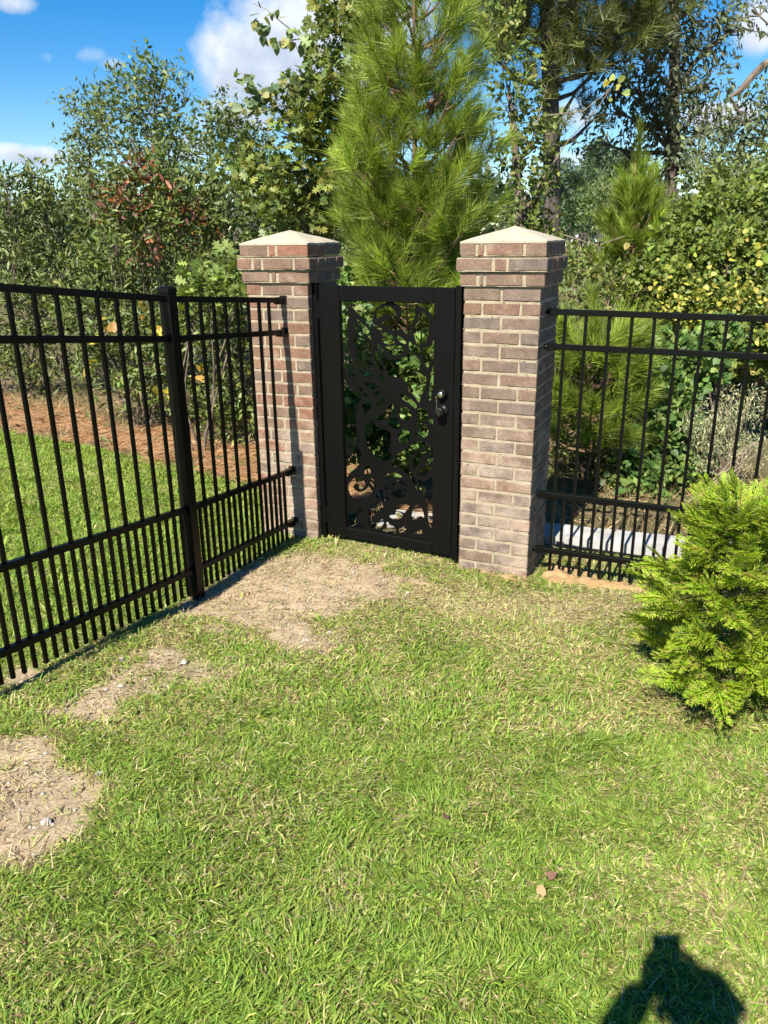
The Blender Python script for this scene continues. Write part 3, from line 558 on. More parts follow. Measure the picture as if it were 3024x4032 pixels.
# left fence, running from the left pillar back towards the viewer
dAB=float(np.hypot(*(FB-FA))); FE=FC-FD*1.45; dBC=float(np.hypot(*(FC-FB))); dBE=dBC+1.45
segsL=[(0,*FA,0),(dAB,*FB,.0789*dAB),(dAB+dBE,*FE,.0789*dAB+.1146*dBE)]
picks=[]
a=[.133+.1075*i for i in range(8)]+[1.144+.1112*i for i in range(13)]
for i,s in enumerate(a):
    picks.append((s,True))
    nxt=a[i+1] if i+1<len(a) else s+.11
    if nxt-s<.14: picks.append(((s+nxt)/2,False))
picks+=[(.079,False),(.933,False),(1.088,False)]
railsL=(1.5204,1.3366,.4844,.1467)
fl,atL=fence('metal_fence','black metal picket fence on the left, meeting the left brick pillar',segsL,railsL,picks,[(dAB,0,0)],'black puppy picket fences')
for z in railsL: bracket(fl,(0,0),math.atan2(FD[1],FD[0]),z)
# right fence, from the right pillar towards the lower right
GE=GA+GD*2.6; G0=GA-GD*.08
segsR=[(0,*G0,.0007),(2.68,*GE,-.03)]
picks=[]
for i in range(23):
    s=.08+.1107*i; picks.append((s,True)); picks.append((s+.0553,False))
railsR=(1.484,1.3073,.4935,.1642)
fr,atR=fence('metal_fence','black metal picket fence on the right, running from right pillar behind the conifer',segsR,railsR,picks,[(2.6,0,0)],'black puppy picket fences')
for z in railsR: bracket(fr,(0,0),math.atan2(-GD[1],-GD[0]),z)

# ---------------------------------------------------------------- concrete edging behind the gate line
cu_=empty('concrete_curb',(1.0,4.66,0),math.atan2(-.33,.94),'pale concrete edging strip on the ground behind the right fence and gate','curb')
x=-1.12
for i,L in enumerate((.38,.62,.98,1.0,1.0)):
    mb=MB(); n=10; V=[];Fq=[]
    dd=.30 if i<2 else .25
    for j in range(n+1):
        for q in range(2):
            for zt in (-.25,.045-(.012 if i<2 else 0)):
                V.append((x+(L-.008)*j/n,q*dd+random.uniform(-.005,.005)*(zt>0),zt+random.uniform(-.003,.003)+(-.02 if i<2 else 0)))
    for j in range(n):
        b=j*4; Fq+=[(b,b+4,b+5,b+1),(b+1,b+5,b+7,b+3),(b+3,b+7,b+6,b+2)]
    Fq+=[(0,1,3,2),(n*4,n*4+2,n*4+3,n*4+1)]
    mb.add(V,Fq); o=mb.build('slab',M['concrete'],cu_,0); x+=L
# dug sand heaped round the right pillar foot and under the fence
def mound(pts,name,label):
    V=[];Fq=[]
    xs=np.linspace(-.42,.62,60); ys=np.linspace(-.25,.3,36); XX,YY=np.meshgrid(xs,ys)
    c_,s_=math.cos(-.40),math.sin(-.40); ox,oy=.98,4.10
    wx=ox+c_*XX-s_*YY; wy=oy+s_*XX+c_*YY
    h=np.zeros(XX.shape)
    for (a,b,ra,rb,hh) in pts: h=np.maximum(h,.72*hh*np.clip(1-((XX-a)/ra)**2-((YY-b)/rb)**2,0,1)**.7)
    h=h*(.35+1.3*fbm(wx,wy,16,70,4))+.022*(fbm(wx,wy,34,71,3)-.5)*(h>0)
    z=gz(wx,wy)-.02+h
    n=len(xs); idx=np.arange(z.size).reshape(z.shape)
    F=np.stack([idx[:-1,:-1],idx[:-1,1:],idx[1:,1:],idx[1:,:-1]],-1).reshape(-1,4)
    me=raw_mesh(name,np.stack([wx,wy,z],-1).reshape(-1,3),F,np.full(len(F),4),None,True); o=mesh_obj(name,me,M['sandmound']); tag(o,kind='structure')
mound([(-.20,-.13,.2,.085,.055),(-.36,-.12,.12,.05,.045),(.02,.0,.13,.12,.10),(.2,.02,.16,.1,.075),(.38,.03,.2,.08,.06),(.05,.12,.2,.1,.07)],'sand_mound','')

# ---------------------------------------------------------------- foliage builders
def unit(a): return a/np.maximum(np.linalg.norm(a,axis=-1,keepdims=True),1e-9)
T_OVAL=(np.array([(0,0,0),(.3,-.42,.06),(.72,-.34,.05),(1,0,-.06),(.72,.34,.05),(.3,.42,.06),(.5,0,-.03)],float),[(0,1,6),(1,2,6),(2,3,6),(3,4,6),(4,5,6),(5,0,6)])
T_DIA=(np.array([(0,0,0),(.45,-.5,.05),(1,0,-.05),(.45,.5,.05)],float),[(0,1,2),(0,2,3)])
T_HEART=(np.array([(0,0,0),(-.12,-.34,.03),(.22,-.55,.05),(.62,-.38,.0),(1,0,-.1),(.62,.38,.0),(.22,.55,.05),(-.12,.34,.03)],float),[(0,1,2),(0,2,3),(0,3,4),(0,4,5),(0,5,6),(0,6,7)])
_st=[(0,0),(.18,-.12),(.2,-.5),(.38,-.16),(.52,-.62),(.62,-.2),(.86,-.4),(.84,-.1),(1.05,0),(.84,.1),(.86,.4),(.62,.2),(.52,.62),(.38,.16),(.2,.5),(.18,.12)]
T_LOBED=(np.array([(x,y,.12*abs(y)-.05*x) for x,y in _st]+[(.5,0,0)],float),[(i,(i+1)%16,16) for i in range(16)])
class Leaves:
    def __init__(s): s.V=[];s.F=[];s.C=[];s.n=0
    def add(s,o,d,nrm,L,wid,col,T):
        tv,tf=T; k=len(tv); N_=len(o)
        if N_==0: return
        X_=unit(d); Z_=nrm-(nrm*X_).sum(-1,keepdims=True)*X_; Z_=unit(Z_); Y_=np.cross(Z_,X_)
        L=np.broadcast_to(np.asarray(L,float),(N_,))[:,None,None]; w=np.broadcast_to(np.asarray(wid,float),(N_,))[:,None,None]
        V=o[:,None,:]+L*(tv[None,:,0:1]*X_[:,None,:]+w*tv[None,:,1:2]*Y_[:,None,:]+tv[None,:,2:3]*Z_[:,None,:])
        s.V.append(V.reshape(-1,3)); f=np.array(tf)[None]+ (np.arange(N_)*k)[:,None,None]+s.n; s.F.append(f.reshape(-1,3)); s.n+=N_*k
        s.C.append(np.repeat(np.asarray(col,float).reshape(N_,3),k,0))
    def tris(s,a,b,c,col):
        N_=len(a); s.V.append(np.stack([a,b,c],1).reshape(-1,3)); s.F.append(np.arange(N_*3).reshape(-1,3)+s.n); s.n+=3*N_; s.C.append(np.repeat(col,3,0))
    def build(s,name,mat,parent=None):
        F=np.concatenate(s.F); me=raw_mesh(name,np.concatenate(s.V),F,np.full(len(F),3),np.concatenate(s.C)); o=mesh_obj(name,me,mat,parent)
        return o
def rdir(n): return unit(rng.normal(size=(n,3)))
def pal(n,cols,w=None,var=.25):
    c=np.array(cols,float)[rng.choice(len(cols),n,p=w)]; return np.clip(c*(1+rng.normal(size=(n,1))*var*.6)*(1+rng.normal(size=(n,3))*var*.15),.004,1)
def lobe_twigs(c,r,n,shell=.45):
    d=rdir(n); d[:,2]=np.where(d[:,2]<-.55,-d[:,2],d[:,2]); rad=rng.random(n)**shell
    return np.asarray(c)+d*np.asarray(r)*rad[:,None],d
def foliage(LV,lobes,per,L,wid,cols,w=None,T=T_OVAL,tw=.16,up=.35,droop=0.,var=.25,jit=.03,shell=.45,sunward=.25):
    """lobes: (centre, radii, number of twigs)"""
    tips=[]
    for c,r,n in lobes:
        o,d=lobe_twigs(c,r,n,shell); td=unit(d*.8+np.array([0,0,up])+rng.normal(size=(n,3))*.5)
        tips.append((np.asarray(c),o,td))
        oo=np.repeat(o,per,0); dd=np.repeat(td,per,0); t=np.tile(np.linspace(0,1,per),n)+rng.normal(size=n*per)*.06
        P=oo+dd*(t*tw)[:,None]+rng.normal(size=(n*per,3))*jit*.5
        ld=unit(dd*.7+rng.normal(size=(n*per,3))*.75+np.array([0,0,-droop]))
        nr=unit(np.array([-.1,-.25,.6])+rng.normal(size=(n*per,3))*.75)
        tone=np.repeat(1+rng.normal(size=n)*.16,per)[:,None]
        LV.add(P,ld,nr,L*(.5+.95*rng.random(n*per)**1.3),wid,np.clip(pal(n*per,cols,w,var)*tone,.004,1),T)
    return tips
def stems(mb,base,tips,k=7,r0=.02,r1=.004,spread=.05,tips_each=5,n=5):
    b=np.asarray(base,float)
    for c,o,td in tips:
        st=b+np.array([rng.normal()*spread,rng.normal()*spread,0]); mid=st*.45+c*.55+rng.normal(size=3)*.06
        P=[st,st*.75+mid*.25+rng.normal(size=3)*.02,mid,c]
        mb.tube(P,[r0,r0*.85,r0*.6,r0*.35],n)
        for q in rng.choice(len(o),min(tips_each,len(o)),replace=False):
            m2=(c+o[q])/2+rng.normal(size=3)*.03; s_=mid*.4+c*.6
            mb.tube([s_,m2,o[q],o[q]+td[q]*.1],[r0*.35,r1*1.3,r1,r1*.5],4)
def lobe(u,v,dist,ru,rv,depth=None,n=60):
    c=survey(u,v,dist); k=np.linalg.norm(c-EYE)/1702.; a,b=ru*k,rv*k
    return (c,(a,depth or (a+b)*.5,b),n)
def plant(name,label,cat,base,spec,leafname='foliage',mat='leaf',group=None,barkm='bark',r0=.018,stemk=True,spread=.06,te=5,second=None):
    """spec: dict of foliage() arguments; base point on the ground"""
    root=empty(name,tuple(base),0,label,cat,group); inv=np.asarray(base)
    LV=Leaves(); tips=foliage(LV,**spec)
    if second:
        for s2 in second: foliage(LV,**s2)
    V=[v-inv for v in LV.V]; LV.V=V
    LV.build(leafname,M[mat],root)
    if stemk:
        mb=MB(); stems(mb,(0,0,-.05),[(c-inv,o-inv,td) for c,o,td in tips],r0=r0,spread=spread,tips_each=te); mb.build('stem',M[barkm],root)
    return root
def gbase(u,v,dist): 
    p=survey(u,v,dist); return np.array([p[0],p[1],float(gz(p[0],p[1]))])

# ---------------------------------------------------------------- pine builders
def shoot(LV,o,d,ln,n,nl,w,cols,spread=(.35,1.15),var=.2):
    d=np.asarray(d)/np.linalg.norm(d); t=rng.random(n)**.8; p=np.asarray(o)+d*(t*ln)[:,None]
    q=rdir(n); q=unit(q-(q@d)[:,None]*d); a=spread[0]+(spread[1]-spread[0])*rng.random(n)*(1-.45*t)
    nd_=unit(d*np.cos(a)[:,None]+q*np.sin(a)[:,None]+np.array([0,0,-.10])); L=nl*(.75+.45*rng.random(n))
    s=unit(np.cross(nd_,rdir(n)))*w/2; tip=p+nd_*L[:,None]+np.array([0,0,-.06])*L[:,None]
    c=np.clip(pal(n,cols,None,var)*math.exp(rng.normal()*.3),.004,1); LV.tris(p-s,p+s,tip,c)
def pine(name,label,base,H,levels,cols,sprd=(.3,1.0),nl=.19,w=.0042,ndl=120,lean=(0,0),barkm='pine_bark',r0=.045,leader=.5,group=None,shl=.2,rise=.75,cat='pine tree'):
    """young pine: whorls of rising branches with needle shoots; levels: (height, radius, branches, shoots)"""
    root=empty(name,tuple(base),0,label,cat,group); LV=Leaves(); wd=MB(); br=MB()
    top=np.array([lean[0],lean[1],H])
    tp=[top*t+np.array([math.sin(t*5)*.03,math.cos(t*4)*.02-.02,0]) for t in np.linspace(-.02,1,10)]
    wd.tube(tp,[r0*(1-.82*max(t,0)) for t in np.linspace(-.02,1,10)],8)
    for k in range(3): shoot(LV,top*(1-.12*k)-np.array([0,0,.02]),(rng.normal()*.1,rng.normal()*.1,1),leader*.5,ndl*2,nl*.9,w,cols,(.2,.75))
    for (h,rad,nb,ns) in levels:
        a0=rng.random()*6.28
        for i in range(nb):
            a=a0+6.283*i/nb+rng.normal()*.25; rr=rad*(.75+.4*rng.random()); o=top*(h/H)
            e=o+np.array([math.cos(a)*rr,math.sin(a)*rr,rr*rise*(.6+.6*rng.random())]); m_=(o+e)/2+np.array([0,0,-.10*rr])
            br.tube([o,m_,e],[.013+.01*rr,.009+.005*rr,.005],5)
            d0=unit(e-m_)+np.array([0,0,.35]); shoot(LV,e,d0,shl*1.1,int(ndl*1.3),nl,w,cols,sprd)
            for j in range(ns):
                t=.25+.75*rng.random(); b_=(1-t)**2*o+2*t*(1-t)*m_+t*t*e; side=unit(np.array([-math.sin(a),math.cos(a),0]))*rng.choice((-1,1))
                ln=rr*.38*(1.1-t*.6)*(.6+.6*rng.random()); dd=unit(side*(.75+.4*rng.random())+unit(e-o)*.55+np.array([0,0,.45+.3*rng.normal()])); e2=b_+dd*ln
                br.tube([b_,e2],[.006,.0035],4,False); shoot(LV,e2,dd+np.array([0,0,.35]),shl*(.7+.5*rng.random()),ndl,nl,w,cols,sprd)
    wd.build('trunk',M[barkm],root,smooth=True); br.build('branches',M[barkm],root); o=LV.build('needles',M['needle'],root); return root
G_PINE=[(.15,.215,.024),(.18,.25,.03),(.115,.175,.022),(.24,.30,.045)]
G_OLIVE=[(.065,.085,.02),(.085,.10,.024),(.05,.07,.02),(.12,.12,.035)]

# main pine behind the gate
b=gbase(885,900,6.45); topz=survey(905,-110,6.35)
H=topz[2]-b[2]
lv=[]
for h,r_,nb,ns in ((.6,.5,4,4),(.9,.62,5,6),(1.15,.85,6,9),(1.3,.45,6,6),(1.55,.45,6,6),(1.8,.42,6,6),(2.05,.4,6,5),(2.3,.36,5,5),(1.4,.84,6,9),(1.65,.82,7,9),(1.9,.8,7,9),(2.15,.78,7,9),(2.4,.74,7,8),(2.62,.66,6,8),(2.85,.58,6,7),(3.05,.5,6,6),(3.25,.42,5,5),(3.45,.34,5,4),(3.65,.24,4,3)): lv.append((h*H/4.1,r_*.66,nb,ns))
pine('pine_sapling','tall bushy young pine with long bright needles right behind the gate',b,H,lv,G_PINE,lean=(topz[0]-b[0],topz[1]-b[1]),ndl=112,w=.0038,nl=.16,r0=.04)
# slender pine to the right
b=gbase(1362,760,8.8); t_=survey(1383,352,8.7); H=t_[2]-b[2]
lv=[(H*f,r_,nb,ns) for f,r_,nb,ns in ((.36,.36,4,3),(.45,.36,5,3),(.54,.30,5,3),(.62,.25,6,3),(.69,.2,6,2),(.76,.15,5,2),(.82,.10,5,1),(.88,.06,4,0))]
pine('pine_sapling','slender young pine with a pointed top above the right fence',b,H,lv,G_PINE,nl=.17,w=.0062,ndl=130,sprd=(.2,.75),lean=(t_[0]-b[0],0),r0=.03,rise=1.5,leader=.75,cat='pine tree')
# low pine beside the right pillar
b=gbase(1262,1040,5.9)
pine('pine_sapling','small low pine with drooping tufts just behind the right pillar',b,1.25,[(.3,.3,5,4),(.55,.36,6,5),(.8,.32,6,5),(1.0,.24,5,4)],G_PINE,nl=.18,w=.0048,ndl=130,r0=.016,rise=.5)
# tall pine with dark trunk
b=gbase(1193,560,14.5)
root=empty('tall_pine',tuple(b),0,'tall old pine with dark straight trunk rising behind the right pillar','pine tree'); tr=MB(); LV=Leaves(); br=MB()
P=[survey(u,v,14.5)-b for u,v in ((1194,600),(1193,420),(1190,250),(1186,100),(1182,-60),(1178,-260),(1174,-480),(1172,-640))]; P[0][2]=-.1
tr.tube(P,[.155,.15,.14,.13,.12,.10,.07,.03],12)
for i in range(520):
    u=rng.uniform(1010,1430); v=rng.uniform(-330,190) if i<450 else rng.uniform(-640,-330)
    if v>95+95*math.sin((u-1010)/420*3.1): continue
    e=survey(u,v,14.5+rng.uniform(-1.6,1.6))-b
    shoot(LV,e,(rng.normal()*.5,rng.normal()*.5,.8),.28,85,.26,.012,G_OLIVE,(.5,1.4))
    shoot(LV,e+rng.normal(size=3)*.22,(rng.normal()*.6,rng.normal()*.6,.6),.25,70,.25,.012,G_OLIVE,(.5,1.4))
for (u,v) in ((1060,120),(1100,60),(1330,110),(1290,150),(1240,60),(1390,40),(1080,-60),(1300,-100),(1020,30),(1250,190),(1220,390),(1215,270),(1290,250)):
    e=survey(u,v,14.5+rng.uniform(-1.2,1.2))-b; f=(v+110)/600.; o=survey(1188,min(v+70,560),14.5)-b
    br.tube([o,(o+e)/2+np.array([0,0,-.12]),e],[.05,.035,.014],6)
    for _ in range(3): shoot(LV,e+rng.normal(size=3)*.16,(rng.normal()*.6,rng.normal()*.6,.7),.28,80,.25,.011,G_OLIVE,(.5,1.4))
tr.build('trunk',M['tall_bark'],root,smooth=True); br.build('branches',M['tall_bark'],root); LV.build('needles',M['needle'],root)

# ---------------------------------------------------------------- broadleaf trees and shrubs
GLOSS=[(.09,.128,.033),(.12,.16,.038),(.068,.10,.03),(.18,.205,.06)]
OAKG=[(.11,.155,.032),(.14,.185,.038),(.08,.12,.03),(.19,.20,.045)]
GREY=[(.10,.145,.05),(.13,.175,.058),(.075,.115,.04),(.165,.20,.07)]
IVY=[(.085,.16,.038),(.115,.195,.045),(.06,.12,.03),(.18,.24,.06)]
YEL=[(.11,.15,.03),(.15,.18,.035),(.07,.11,.03),(.32,.28,.05),(.2,.2,.05)]
RED=[(.30,.10,.04),(.13,.05,.035),(.19,.08,.048),(.09,.04,.032),(.17,.095,.055)]
def tree(name,label,cat,base,trunk,rad,lobes,per,L,wid,cols,T,mat='leaf',barkm='bark',limbs=True,group=None,**kw):
    root=empty(name,tuple(base),0,label,cat,group); LV=Leaves(); tips=foliage(LV,lobes,per,L,wid,cols,T=T,**kw); LV.V=[v-base for v in LV.V]
    mb=MB(); tp=[np.asarray(p)-base for p in trunk]; mb.tube(tp,rad,9); mb.build('trunk',M[barkm],root,smooth=True)
    lb=MB()
    for c,o,td in tips:
        c=c-base; j=int(np.argmin([np.linalg.norm(c-p)+max(0,p[2]-c[2]+.2)*3 for p in tp])); s_=tp[j]; m_=(s_+c)/2+rng.normal(size=3)*.08
        r_=rad[j]*.45; lb.tube([s_,m_,c],[r_,r_*.7,r_*.35],5)
        for q in rng.choice(len(o),min(9,len(o)),replace=False):
            e=o[q]-base; lb.tube([m_*.35+c*.65,(c+e)/2+rng.normal(size=3)*.05,e],[r_*.35,r_*.22,.004],4)
    lb.build('limbs',M[barkm],root); LV.build('crown',M[mat],root); return root

# lobed-leaf oak left of the pine
b=gbase(760,900,7.6); D=7.4
tree('oak_tree','leafy oak with pointed lobed leaves crowding the left side of the young pine','oak tree',b,[b-np.array([0,0,.1]),survey(765,700,7.5),survey(768,450,7.5),survey(770,200,7.5),survey(775,-60,7.6)],[.06,.055,.045,.035,.02],
 [lobe(u,v,D+dz,a,bb,n=n) for u,v,a,bb,dz,n in ((790,40,75,80,.1,62),(745,130,60,70,0,50),(720,230,65,60,-.1,50),(690,330,75,55,-.1,50),(640,300,55,40,0,26),(745,420,80,60,-.1,55),(640,420,75,55,.1,50),(660,500,80,50,.2,45),(800,-70,90,80,.1,50),(580,400,60,40,.4,26),(745,300,60,60,.2,34),(540,380,50,40,.5,18))],
 9,.095,.62,OAKG,T_LOBED,tw=.2,droop=.35,jit=.06,mat='glossy')
# darker small-leaved tangle right of the pine
b=gbase(1120,700,8.4)
tree('vine_covered_tree','dark vine-covered small tree between the young pine and the tall pine trunk','tree',b,[b,survey(1125,520,8.4),survey(1115,350,8.4),survey(1100,200,8.4)],[.05,.045,.035,.02],
 [lobe(u,v,8.4,a,bb,n=n) for u,v,a,bb,n in ((1105,250,60,70,45),(1150,310,55,50,40),(1120,390,70,55,50),(1160,440,45,50,30),(1090,150,60,60,40),(1130,520,80,50,50),(1075,60,55,60,30),(1180,560,40,40,26))],
 9,.06,.6,OAKG,T_OVAL,tw=.16,jit=.05)
# vine strands reaching left
root=empty('vine',tuple(gbase(730,900,7.2)),0,'thin vine sprays with round leaves trailing left against the sky','vine'); inv=gbase(730,900,7.2)
LV=Leaves(); mb=MB()
for pts,n in (([(712,120),(660,88),(610,50),(575,20),(548,8)],9),([(705,85),(660,82),(610,90),(580,95),(562,60),(553,40)],40),([(700,205),(660,185),(610,180),(570,205),(545,190),(530,165),(512,152)],52),([(690,250),(640,232),(600,228),(560,245),(520,240),(495,235)],26),([(600,185),(560,225),(535,215)],22),([(690,190),(665,170),(640,150)],8)):
    P=[survey(u,v,7.2+.1*math.sin(i*2.))-inv for i,(u,v) in enumerate(pts)]; mb.tube(P,[.006-.0045*i/len(P) for i in range(len(P))],5)
    Pa=np.array(P); t=rng.random(n)*(len(P)-1); i0=np.minimum(t.astype(int),len(P)-2); f=(t-i0)[:,None]; o=Pa[i0]*(1-f)+Pa[i0+1]*f+rng.normal(size=(n,3))*.025
    LV.add(o,unit(rng.normal(size=(n,3))*.7+np.array([0,0,-.6])),unit(np.array([0,-.9,.3])+rng.normal(size=(n,3))*.5),.078*(.6+.6*rng.random(n)),.8,pal(n,[(.12,.18,.07),(.17,.23,.085),(.28,.28,.09),(.09,.14,.07)]),T_HEART)
mb.build('stem',M['twig'],root); LV.build('foliage',M['leaf'],root)
root=empty('vine',tuple(gbase(1210,640,9.)),0,'bare arching vine with a few yellow leaves right of the dark trunk','vine'); inv=gbase(1210,640,9.); LV=Leaves(); mb=MB()
for pts,n in (([(1150,420),(1230,300),(1290,235),(1320,190)],4),([(1180,250),(1260,240),(1310,200),(1325,180)],3),([(1150,300),(1180,190),(1150,150)],6),([(1210,505),(1290,530),(1350,510)],1)):
    P=[survey(u,v,8.2)-inv for u,v in pts]; mb.tube(P,[.007,.006,.004,.002][:len(P)],5); Pa=np.array(P); o=Pa[-1]+rng.normal(size=(n,3))*.08
    LV.add(o,rdir(n),unit(np.array([0,-.9,.3])+rng.normal(size=(n,3))*.4),.07,.85,pal(n,[(.4,.35,.1),(.25,.3,.08)]),T_HEART)
mb.build('stem',M['twig'],root); LV.build('foliage',M['leaf'],root)
# distant trees left
def simple(name,label,base,top,lobes,per,L,cols,rad,wid=.45,T=T_DIA,**kw):
    b=base; return tree(name,label,'tree',b,[b,survey(*top[0]),survey(*top[1])],[rad,rad*.8,rad*.35],lobes,per,L,wid,cols,T,**kw)
D=15.
simple('broadleaf_tree','tall grey-green tree standing highest above the left bushes',gbase(345,600,D),((345,420,D),(335,250,D)),[lobe(u,v,D+dz,a,bb,n=n) for u,v,a,bb,dz,n in ((340,215,42,48,0,34),(300,190,38,34,.3,22),(255,245,35,34,0,26),(330,290,66,46,0,48),(215,260,28,30,.2,18),(395,310,48,40,0,26),(330,170,24,18,0,8),(290,240,40,34,0,24),(365,350,70,48,0,36),(300,340,60,40,0,30),(410,215,16,30,0,5),(340,400,80,45,0,34))],11,.105,GREY,.10,jit=.13,tw=.36,var=.3,shell=.33)
simple('broadleaf_tree','slim pale tree hung with vines left of the tallest grey-green tree',gbase(190,620,13.5),((195,480,13.5),(195,330,13.5)),[lobe(u,v,13.5,a,bb,n=n) for u,v,a,bb,n in ((180,250,32,30,24),(190,300,38,45,40),(185,360,40,45,40),(165,400,45,35,34),(215,330,30,45,26),(220,420,55,40,34))],10,.085,[(.15,.19,.06),(.18,.22,.075),(.12,.15,.06)],.06,jit=.1,tw=.26,droop=.8)
simple('broadleaf_tree','round grey-green tree against the white cloud left of the oak',gbase(510,620,14.5),((512,420,14.5),(512,300,14.5)),[lobe(u,v,14.5,a,bb,n=n) for u,v,a,bb,n in ((505,262,45,25,24),(530,300,40,30,26),(475,300,40,25,24),(510,340,60,35,40),(450,345,50,35,30),(555,345,30,30,16),(480,400,80,45,44),(580,300,16,14,4))],11,.10,GREY,.08,jit=.12,tw=.32,shell=.33)
# big drooping oak at the right
b=gbase(1450,600,16.)
tree('oak_tree','tall dark oak with drooping foliage and pale lower trunk at upper right','oak tree',b,[b,survey(1444,540,16),survey(1446,440,16),survey(1452,330,16),survey(1456,200,16),survey(1458,60,16),survey(1455,-150,16)],[.17,.165,.12,.11,.10,.085,.05],
 [lobe(u,v,16+dz,a,bb,n=n) for u,v,a,bb,dz,n in ((1440,60,50,60,0,40),(1400,130,60,45,-.4,34),(1480,140,60,60,.4,40),(1375,200,60,40,-.3,30),(1330,240,45,25,0,20),(1440,235,60,50,0,44),(1500,230,40,50,.3,20),(1400,290,45,35,0,24),(1460,300,60,40,0,32),(1520,280,35,30,0,12),(1470,365,50,35,0,26),(1420,370,40,30,0,16),(1500,40,55,50,0,22),(1550,90,50,50,.3,14),(1590,60,40,50,.4,10),(1380,40,40,50,0,14),(1440,-80,90,80,0,50),(1300,310,20,20,0,5),(1530,180,50,40,0,10),(1350,330,20,18,0,5))],
 13,.14,.36,[(.07,.09,.05),(.09,.11,.055),(.055,.07,.042),(.12,.13,.065)],T_DIA,tw=.42,droop=1.1,jit=.12)
# bare limb and thin tree at the right edge
b=gbase(1690,600,13.)
root=tree('broadleaf_tree','thin-leaved tree with a bare crooked limb at the right edge','tree',b,[b,survey(1690,480,13),survey(1680,300,13),survey(1690,100,13)],[.1,.09,.08,.05],
 [lobe(u,v,13+dz,a,bb,n=n) for u,v,a,bb,dz,n in ((1640,300,50,45,0,34),(1590,330,50,40,.3,30),(1540,350,45,35,.5,22),(1640,380,60,50,0,40),(1600,260,40,30,0,16),(1650,230,30,30,0,12),(1560,410,60,40,0,30),(1625,20,40,40,0,12))],
 12,.11,.4,[(.14,.175,.085),(.17,.21,.1),(.1,.13,.07)],T_DIA,tw=.34,jit=.12)
mb=MB(); P=[survey(u,v,12.9)-b for u,v in ((1690,120),(1650,140),(1625,165),(1600,195),(1578,210),(1592,235),(1605,250))]; mb.tube(P,[.07,.055,.05,.045,.03,.02,.008],7); mb.build('bare_limb',M['bark'],root)
# left-hand shrub wall
def shrub(label,base,lobes,per,L,wid,cols,T=T_OVAL,mat='glossy',name='shrub',second=None,r0=.014,cat='shrub',**kw):
    return plant(name,label,cat,base,dict(lobes=lobes,per=per,L=L,wid=wid,cols=cols,T=T,**kw),mat=mat,r0=r0,second=second)
def lobes_of(D,l): return [lobe(u,v,D+dz,a,bb,n=n) for u,v,a,bb,dz,n in l]
shrub('broad glossy evergreen bush at the far left edge, above the pine straw',gbase(60,860,10.6),lobes_of(10.6,[(40,450,70,45,0,60),(120,480,70,50,.2,60),(30,560,80,60,-.1,70),(130,590,80,60,0,70),(60,680,90,60,-.2,80),(-60,600,70,110,0,60),(150,700,70,60,0,60),(60,770,90,50,-.2,60),(20,410,50,25,.3,24),(10,800,80,40,.1,50),(95,835,60,35,-.2,40),(-60,800,60,50,0,40),(100,400,20,20,.2,8),(70,380,14,14,.2,5)]),9,.085,.36,GLOSS+[(.12,.15,.05)],tw=.2,jit=.05)
shrub('dark evergreen bush topped with dead red-brown leaves, left of the left pillar',gbase(320,900,9.0),lobes_of(9.0,[(300,420,80,45,-.7,60),(390,450,80,50,-.8,65),(240,480,70,60,-.6,60),(330,500,90,50,-.9,75),(430,520,80,50,-.7,60),(250,600,80,60,.5,75),(350,620,90,70,.7,80),(300,540,80,40,.6,50),(210,430,40,40,-.3,26),(330,380,50,30,-.6,20),(450,620,60,60,.8,55),(470,460,50,50,-.3,30)]),9,.085,.36,GLOSS,tw=.2,jit=.05,
 second=[dict(lobes=lobes_of(7.95,[(310,385,50,22,0,12),(330,440,75,35,0,17),(300,470,60,30,0,9),(250,460,20,18,0,6),(420,470,26,24,0,8),(430,505,16,16,0,5),(305,555,16,12,0,5),(345,555,20,12,0,6),(480,700,14,10,0,3)]),per=6,L=.08,wid=.38,cols=RED,T=T_OVAL,tw=.16,jit=.07)])
shrub('dense green bush between the left fence post and the pine straw bed',gbase(300,930,8.4),lobes_of(8.3,[(200,690,80,50,.3,60),(300,720,80,50,.2,55),(390,720,70,45,.3,35),(250,770,80,50,.1,60),(350,790,80,55,0,60),(430,780,70,60,0,50),(300,850,70,40,0,50),(400,870,70,45,0,50),(220,820,60,40,.3,40)]),9,.08,.4,GLOSS+[(.1,.16,.04)],tw=.18,jit=.05,
 second=[dict(lobes=lobes_of(8.0,[(300,760,150,100,0,12),(420,850,80,60,0,8)]),per=3,L=.09,wid=.75,cols=[(.42,.36,.05),(.35,.22,.05)],T=T_HEART,tw=.1)])
shrub('leafy green bush directly behind the left brick pillar',gbase(520,960,7.6),lobes_of(7.6,[(480,640,60,50,.3,46),(540,600,60,60,.5,50),(500,740,70,60,0,60),(520,830,70,60,0,60),(540,920,70,50,0,60),(600,560,60,50,.8,44),(660,580,60,60,.9,44),(470,900,60,50,0,40),(600,480,60,50,.9,40),(700,520,50,60,1,40)]),9,.075,.42,OAKG+GLOSS,tw=.18,jit=.05)
shrub('pale oak seedling with large lobed leaves beside the left fence post',gbase(440,940,7.2),lobes_of(7.2,[(450,620,45,28,0,18),(500,610,35,25,0,14),(420,665,25,25,0,8),(415,700,20,20,0,6),(520,640,25,25,0,8)]),8,.11,.62,[(.15,.21,.05),(.19,.25,.06),(.11,.16,.04)],T=T_LOBED,tw=.18,jit=.06,mat='leaf',name='oak_seedling',cat='seedling')
